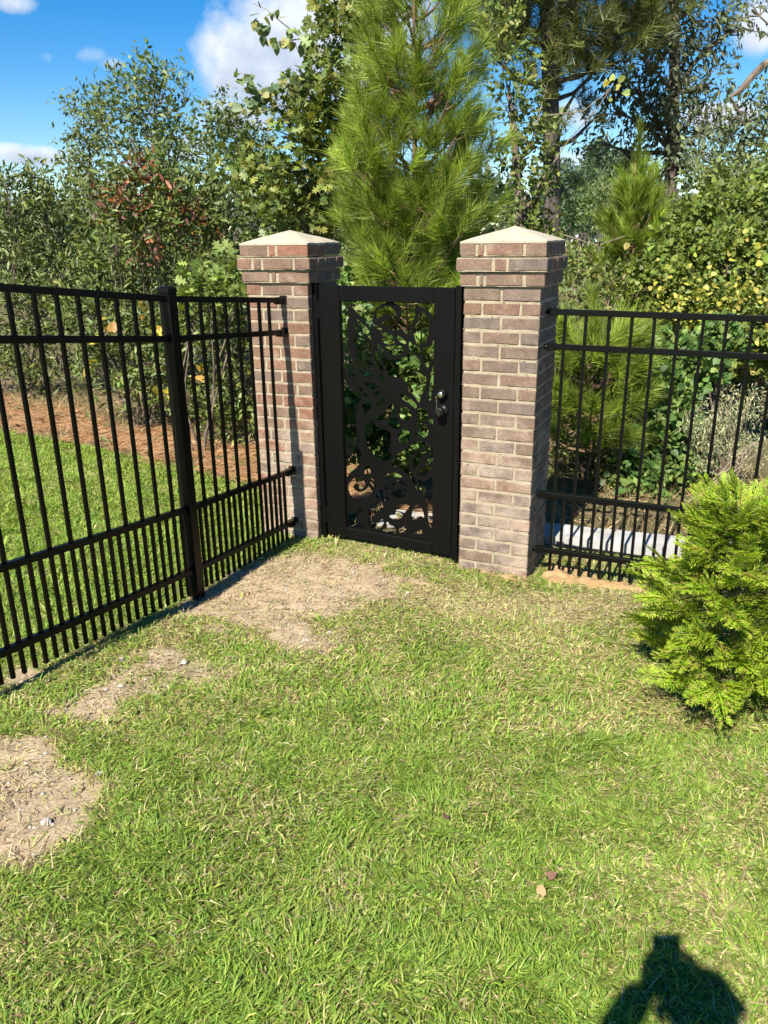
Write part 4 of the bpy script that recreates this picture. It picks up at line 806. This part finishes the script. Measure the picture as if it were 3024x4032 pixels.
# behind the gate
shrub('low ivy-leaved thicket seen through the gate panel below the pine',gbase(850,1040,5.75),lobes_of(5.72,[(760,900,70,60,0,60),(840,930,70,60,-.1,60),(920,900,60,60,.1,50),(780,980,60,45,-.2,50),(870,1000,70,45,-.2,55),(950,980,50,60,0,40),(740,760,50,70,.2,44),(820,820,60,70,.2,50),(900,800,50,60,.3,40),(960,850,50,70,.2,40),(740,660,60,60,.4,40),(1010,950,60,80,.2,50),(1060,1030,60,60,0,40)]),9,.055,.75,IVY+[(.14,.18,.04)],T=T_HEART,tw=.15,jit=.05,mat='leaf')
# right-hand thicket
shrub('mixed green bush right of the right pillar, under the small pine',gbase(1290,1060,6.3),lobes_of(6.4,[(1240,700,45,70,.3,50),(1250,800,50,60,0,50),(1260,900,60,60,-.1,60),(1310,980,60,60,-.1,60),(1250,1010,60,60,-.2,50),(1300,880,50,60,0,50),(1330,780,50,70,.3,50),(1240,600,50,60,1.2,44),(1320,660,50,60,.8,44),(1340,1060,60,40,-.2,40)]),9,.06,.42,OAKG+[(.16,.14,.05)],tw=.16,jit=.05,mat='leaf',up=.2)
shrub('thicket of dark ivy-shaped leaves in the middle of the right fence',gbase(1460,1080,6.0),lobes_of(6.0,[(1420,860,55,60,0,60),(1480,800,60,50,.1,60),(1440,950,60,50,-.1,60),(1400,1040,60,45,-.2,50),(1500,1030,60,50,-.1,50),(1540,760,50,50,.2,46),(1400,780,40,40,.3,36)]),14,.05,.85,IVY,T=T_HEART,tw=.14,jit=.05,mat='leaf')
shrub('tall bush with many yellowing leaves behind the right fence top rail',gbase(1560,1000,7.2),lobes_of(7.2,[(1420,620,60,50,0,60),(1490,580,70,60,.1,60),(1570,560,70,60,.1,60),(1640,580,60,70,0,60),(1440,700,60,50,-.1,60),(1530,680,70,60,-.1,70),(1620,690,70,60,-.2,70),(1580,780,70,60,0,60),(1660,800,60,90,0,60),(1500,500,60,50,.5,50),(1580,470,70,60,.6,60),(1660,460,50,60,.6,40),(1700,650,60,120,0,40)]),15,.05,.75,[(.14,.19,.035),(.18,.22,.042),(.10,.145,.032)],T=T_HEART,tw=.16,jit=.05,mat='leaf',
 second=[dict(lobes=lobes_of(6.7,[(1440,690,70,60,0,40),(1540,700,80,60,0,46),(1630,720,70,110,0,50),(1480,620,70,50,0,16),(1600,600,70,60,0,18),(1560,790,70,50,0,20)]),per=3,L=.036,wid=.85,cols=[(.36,.34,.055),(.28,.31,.05),(.42,.36,.08)],T=T_HEART,tw=.14,jit=.05)])
shrub('high sparse bush rising at the right edge above the yellowing bush',gbase(1600,900,9.5),lobes_of(9.5,[(1520,430,60,50,0,50),(1590,420,60,50,0,50),(1650,420,60,60,0,50),(1500,500,60,50,0,50),(1400,560,60,50,.5,44),(1460,540,50,50,.3,40),(1320,600,60,40,.5,40),(1260,600,50,40,.8,40)]),10,.075,.5,[(.14,.18,.05),(.18,.215,.06),(.10,.135,.045)],tw=.2,jit=.06,mat='leaf')
# tangled backdrop of woodland undergrowth behind it all
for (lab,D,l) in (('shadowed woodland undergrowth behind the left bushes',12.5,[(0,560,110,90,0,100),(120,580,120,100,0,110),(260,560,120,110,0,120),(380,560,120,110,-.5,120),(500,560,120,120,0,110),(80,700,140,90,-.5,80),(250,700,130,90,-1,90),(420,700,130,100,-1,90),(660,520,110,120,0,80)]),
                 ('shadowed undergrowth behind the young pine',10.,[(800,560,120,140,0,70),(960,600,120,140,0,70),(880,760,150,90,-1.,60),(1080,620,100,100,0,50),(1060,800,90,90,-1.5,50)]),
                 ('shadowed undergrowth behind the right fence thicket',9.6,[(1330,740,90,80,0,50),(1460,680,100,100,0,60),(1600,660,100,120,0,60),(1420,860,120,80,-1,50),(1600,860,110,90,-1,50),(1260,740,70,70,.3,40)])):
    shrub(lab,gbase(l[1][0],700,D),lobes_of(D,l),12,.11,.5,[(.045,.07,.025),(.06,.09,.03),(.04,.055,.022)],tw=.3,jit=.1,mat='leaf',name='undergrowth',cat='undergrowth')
# feathery dry weeds and straw-coloured canes at the right
root=empty('dry_weed',tuple(gbase(1570,1060,5.7)),0,'feathery dried pale weed plume behind the right end of the fence','weed'); inv=gbase(1570,1060,5.7); mb=MB(); LV=Leaves()
for i in range(46):
    e=survey(rng.uniform(1470,1665),rng.uniform(830,1010),5.7+rng.uniform(-.25,.25))-inv; o=np.array([rng.normal()*.1,rng.normal()*.1,0]); m_=(o*.4+e*.6)+np.array([0,0,.12]); mb.tube([o,m_,e],[.004,.003,.0015],4,False)
    n=60; t=rng.random(n)[:,None]; p=m_*(1-t)+e*t+rng.normal(size=(n,3))*.035; LV.add(p,unit(rng.normal(size=(n,3))*.6+np.array([.1,0,-.9])),rdir(n),.035,.22,pal(n,[(.30,.31,.16),(.37,.36,.21),(.22,.27,.12)]),T_DIA)
mb.build('stem',M['twig'],root); LV.build('seed_heads',M['litter'],root)
root=empty('dry_cane',tuple(gbase(1475,1100,5.3)),0,'long tan dried canes leaning right behind the fence','cane'); inv=gbase(1475,1100,5.3); mb=MB()
for (u0,v0,u1,v1) in ((1455,1115,1600,975),(1462,1112,1632,955),(1470,1100,1612,990),(1440,1118,1570,1010),(1480,1090,1655,965)):
    a=survey(u0,v0,5.25)-inv; e=survey(u1,v1,5.45)-inv; mb.tube([a,(a+e)/2+np.array([0,0,-.02]),e],[.008,.007,.004],5)
mb.build('stem',M['litter2'] if 'litter2' in M else M['twig'],root)

# ---------------------------------------------------------------- far distance
for i,(u,D,h) in enumerate(((1225,44,4.6),(1262,48,5.6),(1292,45,6.0),(1322,50,5.0),(1345,46,5.4),(1385,52,4.5),(1250,40,3.4))):
    b=gbase(u,560,D); root=empty('pine_tree',tuple(b),0,'distant pine in the tree line beyond the far field, between the two tall trunks','pine tree','distant pines beyond the field')
    mb=MB(); mb.tube([(0,0,-.2),(.05,0,h*.5),(0,0,h)],[.13,.1,.03],6); mb.build('trunk',M['tall_bark'],root)
    LV=Leaves(); foliage(LV,[(np.array([rng.normal()*.4,rng.normal()*.3,h*(.4+.45*k/7)]),(1.1-.09*k,1.0-.09*k,.4),26) for k in range(8)],10,.28,.34,[(.06,.095,.045),(.08,.12,.055),(.095,.14,.07)],T=T_DIA,tw=.35,jit=.25); LV.build('crown',M['leaf'],root)  # distance haze is put into these lightened crown colours
for i,(u,D) in enumerate(((1272,30),(1288,33),(1312,29),(1298,35),(1330,31))):
    b=gbase(u,560,D); root=empty('young_tree',tuple(b),0,'thin dark tree trunk standing at the edge of the far field','tree','thin trunks before the far field')
    mb=MB(); mb.tube([(0,0,-.2),(.04,0,1.2),(.0,0,2.6)],[.045,.04,.02],6); mb.build('trunk',M['tall_bark'],root)
    LV=Leaves(); foliage(LV,[(np.array([0,0,1.9+.3*k]),(.5,.4,.3),18) for k in range(4)],9,.2,.35,GREY,T=T_DIA,tw=.4,jit=.2); LV.build('crown',M['leaf'],root)
hx=survey(1265,500,70); hz=float(gz(hx[0],hx[1]))
house=empty('house',(hx[0],hx[1],hz),.1,'far white house with grey roof glimpsed between trees beyond the field','house')
mat_w,t,bb=new_mat('white_siding'); bb.inputs['Base Color'].default_value=(.6,.6,.58,1)
wv=nd(t,'ShaderNodeTexNoise',Scale=4.0); mat_r=stone('roof_shingle',(.06,.06,.065),(.12,.12,.125),3)
mat_g,t,bb=new_mat('window_glass'); bb.inputs['Base Color'].default_value=(.03,.04,.05,1); bb.inputs['Roughness'].default_value=.1
mb=MB(); mb.box(-2.2,2.6,0,3,0,1.7); mb.build('wall',mat_w,house)
mb=MB(); mb.add([(-2.5,-.3,1.7),(2.9,-.3,1.7),(2.9,3.3,1.7),(-2.5,3.3,1.7),(-2.2,1.5,2.7),(2.6,1.5,2.7)],[(3,2,1,0),(0,1,5,4),(2,3,4,5),(0,4,3),(1,2,5)]); mb.build('roof',mat_r,house)
for x in (-1.6,-.4,.8,1.9):
    mb=MB(); mb.box(x-.28,x+.28,-.03,.0,.6,1.35); w_=mb.build('window',mat_w,house); mb=MB(); mb.box(x-.22,x+.22,-.04,-.031,.66,1.29); mb.build('pane',mat_g,w_)
# low wood along the skyline (one mass)
LV=Leaves(); l=[]
for k in range(60):
    x=-60+2.6*k+rng.normal(); y=58+rng.normal()*4; h=2.2+rng.random()*1.6
    if -8<x-35<0: continue
    l.append((np.array([x,y,float(gz(x,y))+h*.5]),(2.4,1.6,h*.55),36))
foliage(LV,l,9,.75,.5,[(.035,.055,.03),(.05,.07,.04),(.06,.085,.05)],T=T_DIA,tw=1.0,jit=.6)
o=LV.build('distant_wood',M['leaf']); tag(o,'far-off dark tree line low on the horizon','wood',kind='stuff')

# ---------------------------------------------------------------- litter, straw, lawn
def inview(x,y,mg=.16):
    z=gz(x,y); d=y*cp-(z-EYE[2])*sp; v=y*sp+(z-EYE[2])*cp; a=x/d*FOC/1512; w=v/d*FOC/2016
    return (d>.3)&(abs(a)<1+mg)&(w>-1-mg*.7)&(w<1.2)
def scatter(n,x0,x1,y0,y1): return rng.uniform(x0,x1,n),rng.uniform(y0,y1,n)
# pine straw
x,y=scatter(150000,-8,1.0,4.6,12); k=(bed_mask(x,y)>.5)&inview(x,y,.05); x,y=x[k],y[k]
dist=y; keep=rng.random(len(x))<np.clip(7/dist,.2,1)**2; x,y=x[keep],y[keep]
n=len(x); a=rng.normal(size=n)*.7+.2; o=np.stack([x,y,gz(x,y)+.004+.05*rng.random(n)**2],-1); d=np.stack([np.cos(a),np.sin(a),rng.normal(size=n)*.12],-1); L=.13+.12*rng.random(n)
LV=Leaves(); s=unit(np.cross(d,np.array([0,0,1.])))*.0028; e=o+d*L[:,None]; e[:,2]=np.maximum(e[:,2],gz(e[:,0],e[:,1])+.004)
c=pal(n,[(.47,.26,.12),(.55,.33,.165),(.36,.19,.085),(.62,.44,.25),(.24,.125,.06)],None,.3); LV.tris(o-s,o+s,e,c)
tag(LV.build('pine_straw',M['litter']),kind='stuff')
# leaf litter and dry grass at the foot of the thickets
x,y=scatter(46000,-7,3.2,4.7,11); k=(lawn_zone(x,y)<.5)&inview(x,y,.05)&((bed_mask(x,y)<.5)); x,y=x[k],y[k]; n=len(x)
LV=Leaves(); o=np.stack([x,y,gz(x,y)+.004],-1); d=np.stack([rng.normal(size=n),rng.normal(size=n),np.abs(rng.normal(size=n))*.9],-1)
s=unit(np.cross(d,rdir(n)))*.003; e=o+unit(d)*(.08+.2*rng.random(n)**2)[:,None]; LV.tris(o-s,o+s,e,pal(n,[(.3,.2,.1),(.42,.32,.18),(.2,.13,.07),(.12,.14,.05)],None,.3)); x,y=scatter(9000,-7,1,4.7,11); k=(bed_mask(x,y)>.5)&inview(x,y,.05)&(rng.random(9000)<.35); x,y=x[k],y[k]; n=len(x)
LV.add(np.stack([x,y,gz(x,y)+.02+.03*rng.random(n)],-1),unit(np.stack([rng.normal(size=n),rng.normal(size=n),rng.normal(size=n)*.3],-1)),unit(np.array([0,0,1.])+rng.normal(size=(n,3))*.5),.07*(.5+rng.random(n)),.5,pal(n,[(.20,.11,.06),(.28,.18,.10),(.12,.07,.045),(.10,.14,.04)]),T_OVAL)
tag(LV.build('dry_undergrowth',M['litter']),kind='stuff')
# grass
def lawn(x,y,dens,Lm,wm,seed,lying):
    k=(lawn_zone(x,y)>.5)&inview(x,y); x,y=x[k],y[k]
    sm_=sand_mask(x,y); tuft=fbm(x,y,5,seed+1,4); clump=sstep(.36,.58,fbm(x,y,26,seed+8,2))
    k=rng.random(len(x))<(1-.965*np.clip(sm_*1.3,0,1)**.8)*(.45+.55*clump)*(.75+.6*(tuft-.3)); x,y,sm_,tuft=x[k],y[k],sm_[k],tuft[k]
    e_=(x-FA[0])*FD[1]-(y-FA[1])*FD[0]
    n=len(x); dry=.06+.26*sstep(.36,.64,fbm(x,y,1.7,seed+2,3))+.26*sstep(.4,.65,fbm(x,y,6,seed+3,3))+.55*np.clip(sm_,0,1)+.30*sstep(2.5,3.9,y)*(e_>0)+.34*sstep(.2,1.3,x)*sstep(3.2,2.0,y)
    dry=dry*(1-.9*(e_<-.02)); dry=np.clip(dry,.04,.9)
    isdry=rng.random(n)<dry
    g=pal(n,[(.165,.255,.032),(.205,.295,.038),(.125,.205,.028),(.27,.335,.06),(.165,.28,.048)],None,.25); s_=pal(n,[(.43,.385,.18),(.52,.47,.24),(.33,.28,.14),(.38,.41,.13),(.24,.16,.09)],None,.25)
    c=np.where(isdry[:,None],s_,g)
    z=gz(x,y)-.004; o=np.stack([x,y,z],-1)
    comb=6.283*fbm(x,y,2.2,seed+5,2)*2; a=np.where(rng.random(n)<.45,comb+rng.normal(size=n)*.6,rng.random(n)*6.283)
    tl=np.clip(rng.normal(size=n)*.28+lying+.35*isdry,.15,1.5)
    L=Lm*(.45+.9*rng.random(n)**1.5+.5*(rng.random(n)<.05))*np.where(isdry,.95,1.)*(.75+.5*tuft); h=np.stack([np.cos(a),np.sin(a),np.zeros(n)],-1)
    upv=np.array([0,0,1.]); d0=h*np.sin(tl*.75)[:,None]+upv*np.cos(tl*.75)[:,None]; tl2=np.minimum(tl*1.35+.25,1.75); d1=h*np.sin(tl2)[:,None]+upv*np.cos(tl2)[:,None]
    sd=np.stack([-np.sin(a),np.cos(a),rng.normal(size=n)*.35],-1); sd=unit(sd)*(wm*(.6+.8*rng.random(n)))[:,None]
    m_=o+d0*(L*.5)[:,None]; t=m_+d1*(L*.55)[:,None]; gt=gz(t[:,0],t[:,1])+.003; t[:,2]=np.maximum(t[:,2],gt)
    V=np.stack([o-sd*.7,o+sd*.7,m_+sd,m_-sd,t],1); b=np.arange(n)*5
    F=np.stack([b,b+1,b+2,b,b+2,b+3,b+3,b+2,b+4],-1).reshape(-1,3); C=np.stack([c,c,c,c,c],1).reshape(-1,3)
    return V.reshape(-1,3),F,C
parts=[lawn(*scatter(400000,-1.5,1.6,.85,2.4),0,.043,.0016,100,1.0),lawn(*scatter(300000,-2.1,2.7,2.4,4.9),0,.043,.0021,200,1.05),lawn(*scatter(230000,-5.2,-.3,3.4,8.9),0,.055,.0036,300,.9)]
V=[];F=[];C=[];b=0
for v,f,c in parts: V.append(v);F.append(f+b);C.append(c); b+=len(v)
F=np.concatenate(F); me=raw_mesh('grass',np.concatenate(V),F,np.full(len(F),3),np.concatenate(C)); tag(mesh_obj('grass',me,M['grass']),kind='stuff')
# dead stems in the sand and thatch
x,y=scatter(60000,-2,2.3,1.0,4.8); k=(lawn_zone(x,y)>.5)&inview(x,y)&(rng.random(len(x))<.07+.8*np.clip(sand_mask(x,y),0,1)*sstep(.45,.6,fbm(x,y,5,77,3))+.35*sstep(2.7,3.9,y)); x,y=x[k],y[k]; n=len(x)
o=np.stack([x,y,gz(x,y)+.004+.012*rng.random(n)],-1); a=rng.random(n)*6.283; d=np.stack([np.cos(a),np.sin(a),rng.normal(size=n)*.15],-1); s=unit(np.cross(d,np.array([0,0,1.])))*.0017; LV=Leaves(); e=o+d*(.025+.05*rng.random(n))[:,None]; e[:,2]=np.maximum(e[:,2],gz(e[:,0],e[:,1])+.004)
LV.tris(o-s,o+s,e,pal(n,[(.40,.33,.19),(.3,.22,.12),(.48,.42,.27),(.18,.12,.07)],None,.25)); tag(LV.build('dead_grass',M['litter']),kind='stuff')
# pebbles in the sand
def rock(name,p,r,label,mat='pebble',group=None):
    bm=bmesh.new(); bmesh.ops.create_icosphere(bm,subdivisions=2,radius=1)
    k=Vector((random.uniform(.8,1.3),random.uniform(.7,1.1),random.uniform(.45,.7)))
    for v in bm.verts:
        q=v.co.copy(); f=1+.22*math.sin(q.x*5+p[0]*9)*math.cos(q.y*4+p[1]*7)+random.uniform(-.09,.09); v.co=Vector((q.x*k.x,q.y*k.y,q.z*k.z))*f*r
    me=bpy.data.meshes.new(name); bm.to_mesh(me); bm.free(); o=mesh_obj(name,me,M[mat]); o.location=(p[0],p[1],float(gz(p[0],p[1]))+r*.25); o.rotation_euler=(0,0,random.random()*6); return tag(o,label,'stone',group)
for u,v,r,l in ((660,1385,.014,'white pebble on the bare sand in the middle of the yard'),(712,1368,.014,'pale flat pebble just right of the white pebble on the sand'),(228,1492,.014,'small pale stone in the sand patch below the left fence'),(262,1483,.011,'little grey stone just right of the pale stone below the left fence'),(262,1425,.012,'pale pebble at the grass edge near the left fence shadow'),(398,1432,.016,'pale stone at the right end of the straw patch near the left fence'),(215,1672,.012,'grey pebble at the edge of the large sand patch at lower left'),(100,1778,.017,'flat pale stone lying in the large sand patch at lower left'),(880,1282,.014,'pale stone in the dry grass left of the right pillar foot')):
    rock('pebble',gpt(u,v),r,l,group='pebbles in the sand')
x,y=scatter(6000,-2,1.4,1.2,4.6); k=(sand_mask(x,y)*lawn_zone(x,y)>.4); mb=MB()
for px,py in zip(x[k],y[k]):
    r=.0025+.006*random.random()**3; z=float(gz(px,py))+r*.3; q=[(r*random.uniform(.7,1.2)*a,r*random.uniform(.7,1.2)*b_,r*random.uniform(.6,.9)*c_) for a,b_,c_ in ((1,0,0),(0,1,0),(-1,0,0),(0,-1,0),(0,0,1),(0,0,-1))]
    mb.add([(px+a,py+b_,z+c_) for a,b_,c_ in q],[(0,1,4),(1,2,4),(2,3,4),(3,0,4),(1,0,5),(2,1,5),(3,2,5),(0,3,5)])
tag(mb.build('grit',M['pebble']),kind='stuff')
# fallen leaves on the lawn
def fallen(u,v,L,col,label,rz):
    p=gpt(u,v); LV=Leaves(); LV.add(np.array([[0,0,0.]]),np.array([[1,0,.15]]),np.array([[.1,-.2,1.]]),L,.8,np.array([col]),T_HEART); o=LV.build('fallen_leaf',M['litter']); o.location=(p[0],p[1],p[2]+.028); o.rotation_euler=(.15,-.1,rz); tag(o,label,'leaf','fallen leaves on the grass')
fallen(1166,1950,.032,(.42,.28,.14),'tan fallen leaf on the grass up-left of the phone shadow',1.2)
fallen(1183,1912,.028,(.16,.08,.06),'small dark brown leaf standing in the grass above the tan leaf',.4)
fallen(965,1785,.025,(.13,.07,.05),'tiny brown leaf in the grass in the middle foreground',2.)

# ---------------------------------------------------------------- bright conifer in the yard
b=gpt(1556,1512); b=np.array([b[0],b[1],float(gz(b[0],b[1]))])
arb=empty('conifer_shrub',tuple(b),0,'bright lime-green young arborvitae with flat feathery sprays in front of the right fence','shrub')
LV=Leaves(); br=MB(); tr=MB(); Ht=.81
trunk=[np.array([.03*math.sin(t*4),.02*math.sin(t*3+1),t*Ht*.92-.03]) for t in np.linspace(0,1,8)]
tr.tube(trunk,[.013,.012,.011,.0095,.008,.006,.004,.002],7)
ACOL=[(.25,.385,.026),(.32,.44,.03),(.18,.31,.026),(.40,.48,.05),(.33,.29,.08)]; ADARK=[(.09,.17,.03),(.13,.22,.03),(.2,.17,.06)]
def spray(o,d,nrm,L,cols):
    """flat fan of scale-leaved branchlets"""
    X_=unit(d); Z_=unit(nrm-(nrm@X_)*X_); Y_=np.cross(Z_,X_); O=[];D=[];LL=[]
    k=9
    for i in range(k):
        t=(i+.7)/k; p=o+X_*L*t*.92+Z_*(-.12*L*t*t)
        for sg in (-1,1):
            ln=L*.42*(1-.75*abs(t-.35))*(.8+.4*rng.random()); dd=unit(X_*.75+Y_*sg*(.75-.25*t)+Z_*rng.normal()*.12)
            O.append(p);D.append(dd);LL.append(ln)
            for j in (.35,.6,.82):
                q=p+dd*ln*j
                for s2 in (-1,1): O.append(q);D.append(unit(dd*.8+np.cross(Z_,dd)*s2*.6+Z_*rng.normal()*.15));LL.append(ln*.38*(1.15-j*.5))
    O.append(o);D.append(X_);LL.append(L)
    n=len(O); LL=np.array(LL); w=np.clip(.0048/np.maximum(LL,.004),.045,.45)
    LV.add(np.array(O),np.array(D),np.tile(Z_,(n,1))+rng.normal(size=(n,3))*.25,LL,w,pal(n,cols,None,.16),T_DIA)
nb=70
for i in range(nb):
    f=(i+.5)/nb; h=.03+Ht*.93*f; a=i*2.39996+rng.normal()*.25
    rr=(.32*(1-f)**.62+.035)*(.55+.62*rng.random())*(.85 if f<.1 else 1)
    o=np.array([np.interp(h,[p[2] for p in trunk],[p[0] for p in trunk]),np.interp(h,[p[2] for p in trunk],[p[1] for p in trunk]),h])
    out_=np.array([math.cos(a),math.sin(a),0]); e=o+out_*rr+np.array([0,0,rr*(.30+.75*f)]); m_=(o+e)/2+np.array([0,0,-.03])
    br.tube([o,m_,e],[.0042,.003,.0015],4,False)
    ns=int(5+9*rr/.4)
    for j in range(ns):
        t=.3+.7*(j+.5)/ns; p=(1-t)**2*o+2*t*(1-t)*m_+t*t*e; sg=(-1)**j; side=np.array([-out_[1],out_[0],0])*sg
        dd=unit(out_*(.6+.3*t)+side*(.95-.6*t)+np.array([0,0,.12+.45*f+rng.normal()*.22])); nn_=unit(np.array([0,0,1])+rng.normal(size=3)*.45+out_*.35)
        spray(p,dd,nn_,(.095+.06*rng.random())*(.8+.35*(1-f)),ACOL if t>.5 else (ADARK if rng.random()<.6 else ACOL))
    spray(e-(e-m_)*.15,unit(e-m_)+np.array([0,0,.25]),unit(np.array([0,0,1])+rng.normal(size=3)*.4),.12,ACOL)
for k in range(5): spray(trunk[-1]-np.array([0,0,.03*k]),np.array([rng.normal()*.25,rng.normal()*.25,1]),rdir(1)[0],.12,ACOL)
tr.build('trunk',M['twig'],arb,smooth=True); br.build('branches',M['twig'],arb); LV.build('sprays',M['lime'],arb)

# ---------------------------------------------------------------- the photographer, just behind the viewpoint (throws the shadow at lower right)
def skin_body(name,verts,edges,rad,mat,parent,sub=2,root=0):
    me=bpy.data.meshes.new(name); me.from_pydata(verts,edges,[]); o=bpy.data.objects.new(name,me); COL.objects.link(o)
    md=o.modifiers.new('skin','SKIN'); md.use_smooth_shade=True
    for i,r_ in enumerate(rad):
        r_=r_ if hasattr(r_,'__len__') else (r_,r_); me.skin_vertices[0].data[i].radius=r_
        me.skin_vertices[0].data[i].use_root=(i==root)
    sb=o.modifiers.new('sub','SUBSURF'); sb.levels=sub; sb.render_levels=sub
    dg=bpy.context.evaluated_depsgraph_get(); m2=bpy.data.meshes.new_from_object(o.evaluated_get(dg)); m2.name=name
    bpy.data.objects.remove(o); bpy.data.meshes.remove(me)
    m2.materials.clear()
    for mm in (mat if isinstance(mat,(list,tuple)) else [mat]): m2.materials.append(mm)
    for p in m2.polygons: p.use_smooth=True
    o=bpy.data.objects.new(name,m2); return link(o,parent)
def cloth(name,c,sc=400):
    m,t,b=new_mat(name); b.inputs['Base Color'].default_value=(*c,1); b.inputs['Roughness'].default_value=.85; geo=t.nodes.new('ShaderNodeNewGeometry'); nz=nd(t,'ShaderNodeTexNoise',Scale=float(sc)); t.links.new(geo.outputs['Position'],nz.inputs['Vector']); bump(t,b,nz.outputs[0],.3,.002); return m
MS=cloth('skin',(.45,.27,.19),120); MT=cloth('shirt_cloth',(.12,.16,.25)); MP=cloth('trouser_cloth',(.05,.055,.07)); MH=cloth('hair',(.03,.02,.014),200); MSH=cloth('shoe_leather',(.08,.07,.06))
g0=float(gz(.02,-.33)); per=empty('person',(-.018,-.33,g0),0,'person in dark shirt holding up a phone, whose shadow falls at lower right','person')
hz_=1.925-g0; hx_=-.045; hy_=.12   # head centre relative to the feet
sh=hz_-.26
V=[(0,-.02,.92),(0,-.03,1.10),(0,-.01,sh-.06),(0,.02,sh+.06),(hx_,hy_-.04,hz_-.08),(hx_,hy_-.015,hz_+.02),(hx_,hy_-.02,hz_+.075),
 (.17,-.0,sh-.02),(.20,.06,sh-.27),(.10,.20,sh+.02),(.02,.245,hz_-.10),
 (-.17,.0,sh-.02),(-.255,.05,sh-.17),(-.185,.18,sh+.11),(-.105,.24,hz_-.085),
 (.09,0,.86),(.10,.03,.48),(.10,-.02,.09),(.10,.09,.035),(.10,.17,.03),
 (-.09,0,.86),(-.10,.03,.48),(-.10,-.02,.09),(-.10,.09,.035),(-.10,.17,.03)]
E_=[(0,1),(1,2),(2,3),(3,4),(4,5),(5,6),(2,7),(7,8),(8,9),(9,10),(2,11),(11,12),(12,13),(13,14),(0,15),(15,16),(16,17),(17,18),(18,19),(0,20),(20,21),(21,22),(22,23),(23,24)]
RA=[(.15,.11),(.135,.10),(.15,.10),(.055,.055),(.062,.07),(.078,.095),(.06,.07),.062,.046,.04,.036,.062,.046,.042,.038,.092,.062,.046,.042,.03,.092,.062,.046,.042,.03]
body=skin_body('body',V,E_,RA,[MS,MT,MP,MSH],per)
for p in body.data.polygons:
    c=p.center; p.material_index=3 if c.z<.11 else (2 if c.z<.93 else (1 if (c.z<sh+.03 and c.y<.14) else 0))
# face
fc=MB(); hc=Vector((hx_,hy_,hz_))
mb=MB(); mb.tube([hc+Vector((0,.075,.015)),hc+Vector((0,.092,-.02)),hc+Vector((0,.078,-.03))],[.008,.014,.01],8); mb.build('nose',MS,per,smooth=True)
for sx_ in (-1,1):
    mb=MB(); mb.lathe([(.004,0),(.011,.004),(.011,.01),(.004,.014)],10,Matrix.Translation(hc+Vector((sx_*.032,.066,.012)))@Matrix.Rotation(-math.pi/2,4,'X')); mb.build('eye',M['pebble'],per,smooth=True)
    mb=MB(); mb.tube([hc+Vector((sx_*.078,-.02,.03)),hc+Vector((sx_*.09,-.025,.01)),hc+Vector((sx_*.078,-.015,-.03))],[.012,.016,.009],8); mb.build('ear',MS,per,smooth=True)
mb=MB(); mb.tube([hc+Vector((-.024,.068,-.052)),hc+Vector((0,.077,-.053)),hc+Vector((.024,.068,-.052))],[.004,.007,.004],6); mb.build('mouth',cloth('lips',(.4,.15,.13),90),per,smooth=True)
skin_body('hair',[tuple(hc+Vector(q)) for q in ((0,-.035,.06),(0,.02,.085),(0,-.06,.0),(.05,-.03,.045),(-.05,-.03,.045),(0,-.06,-.07))],[(0,1),(0,2),(0,3),(0,4),(2,5)],[.075,.05,.07,.055,.055,.045],MH,per)
# phone, upright behind the lens, held from both sides
ph=empty('phone',(0,0,0),0,'black phone held upright at the viewpoint by the photographer','phone')
ph.matrix_world=Matrix.Translation((EYE[0]-.058,EYE[1]-.034,EYE[2]-.012))@Matrix.Rotation(-PITCH*.95,4,'X')
mb=MB(); mb.box(-.0375,.0375,-.0045,.0045,-.075,.075); mb.build('case',M['black'],ph,.003)
mb=MB(); mb.box(-.034,.034,-.0062,-.0047,-.071,.071); scm,t_,b_=new_mat('screen_glass'); b_.inputs['Base Color'].default_value=(.01,.01,.012,1); b_.inputs['Roughness'].default_value=.08; mb.build('screen',scm,ph)
for sgn,wx in ((1,.02),(-1,-.105)):
    wr=Vector((wx,.245,hz_-.10 if sgn>0 else hz_-.09)); px=-.045+sgn*.044
    for k in range(4):
        zt=hz_-.125+.024*k; q=[wr+Vector((0,0,0)),Vector((px+sgn*.012,.262,zt)),Vector((px+sgn*.006,.285,zt+.004)),Vector((px-sgn*(.016-.003*abs(k-1.5)),.292,zt+.006))]
        skin_body('finger',[tuple(v) for v in q],[(0,1),(1,2),(2,3)],[.018,.0115,.009,.0075],MS,per,1)
    q=[wr,Vector((px+sgn*.01,.238,hz_-.12)),Vector((px-sgn*.012,.232,hz_-.10))]
    skin_body('thumb',[tuple(v) for v in q],[(0,1),(1,2)],[.016,.012,.0095],MS,per,1)
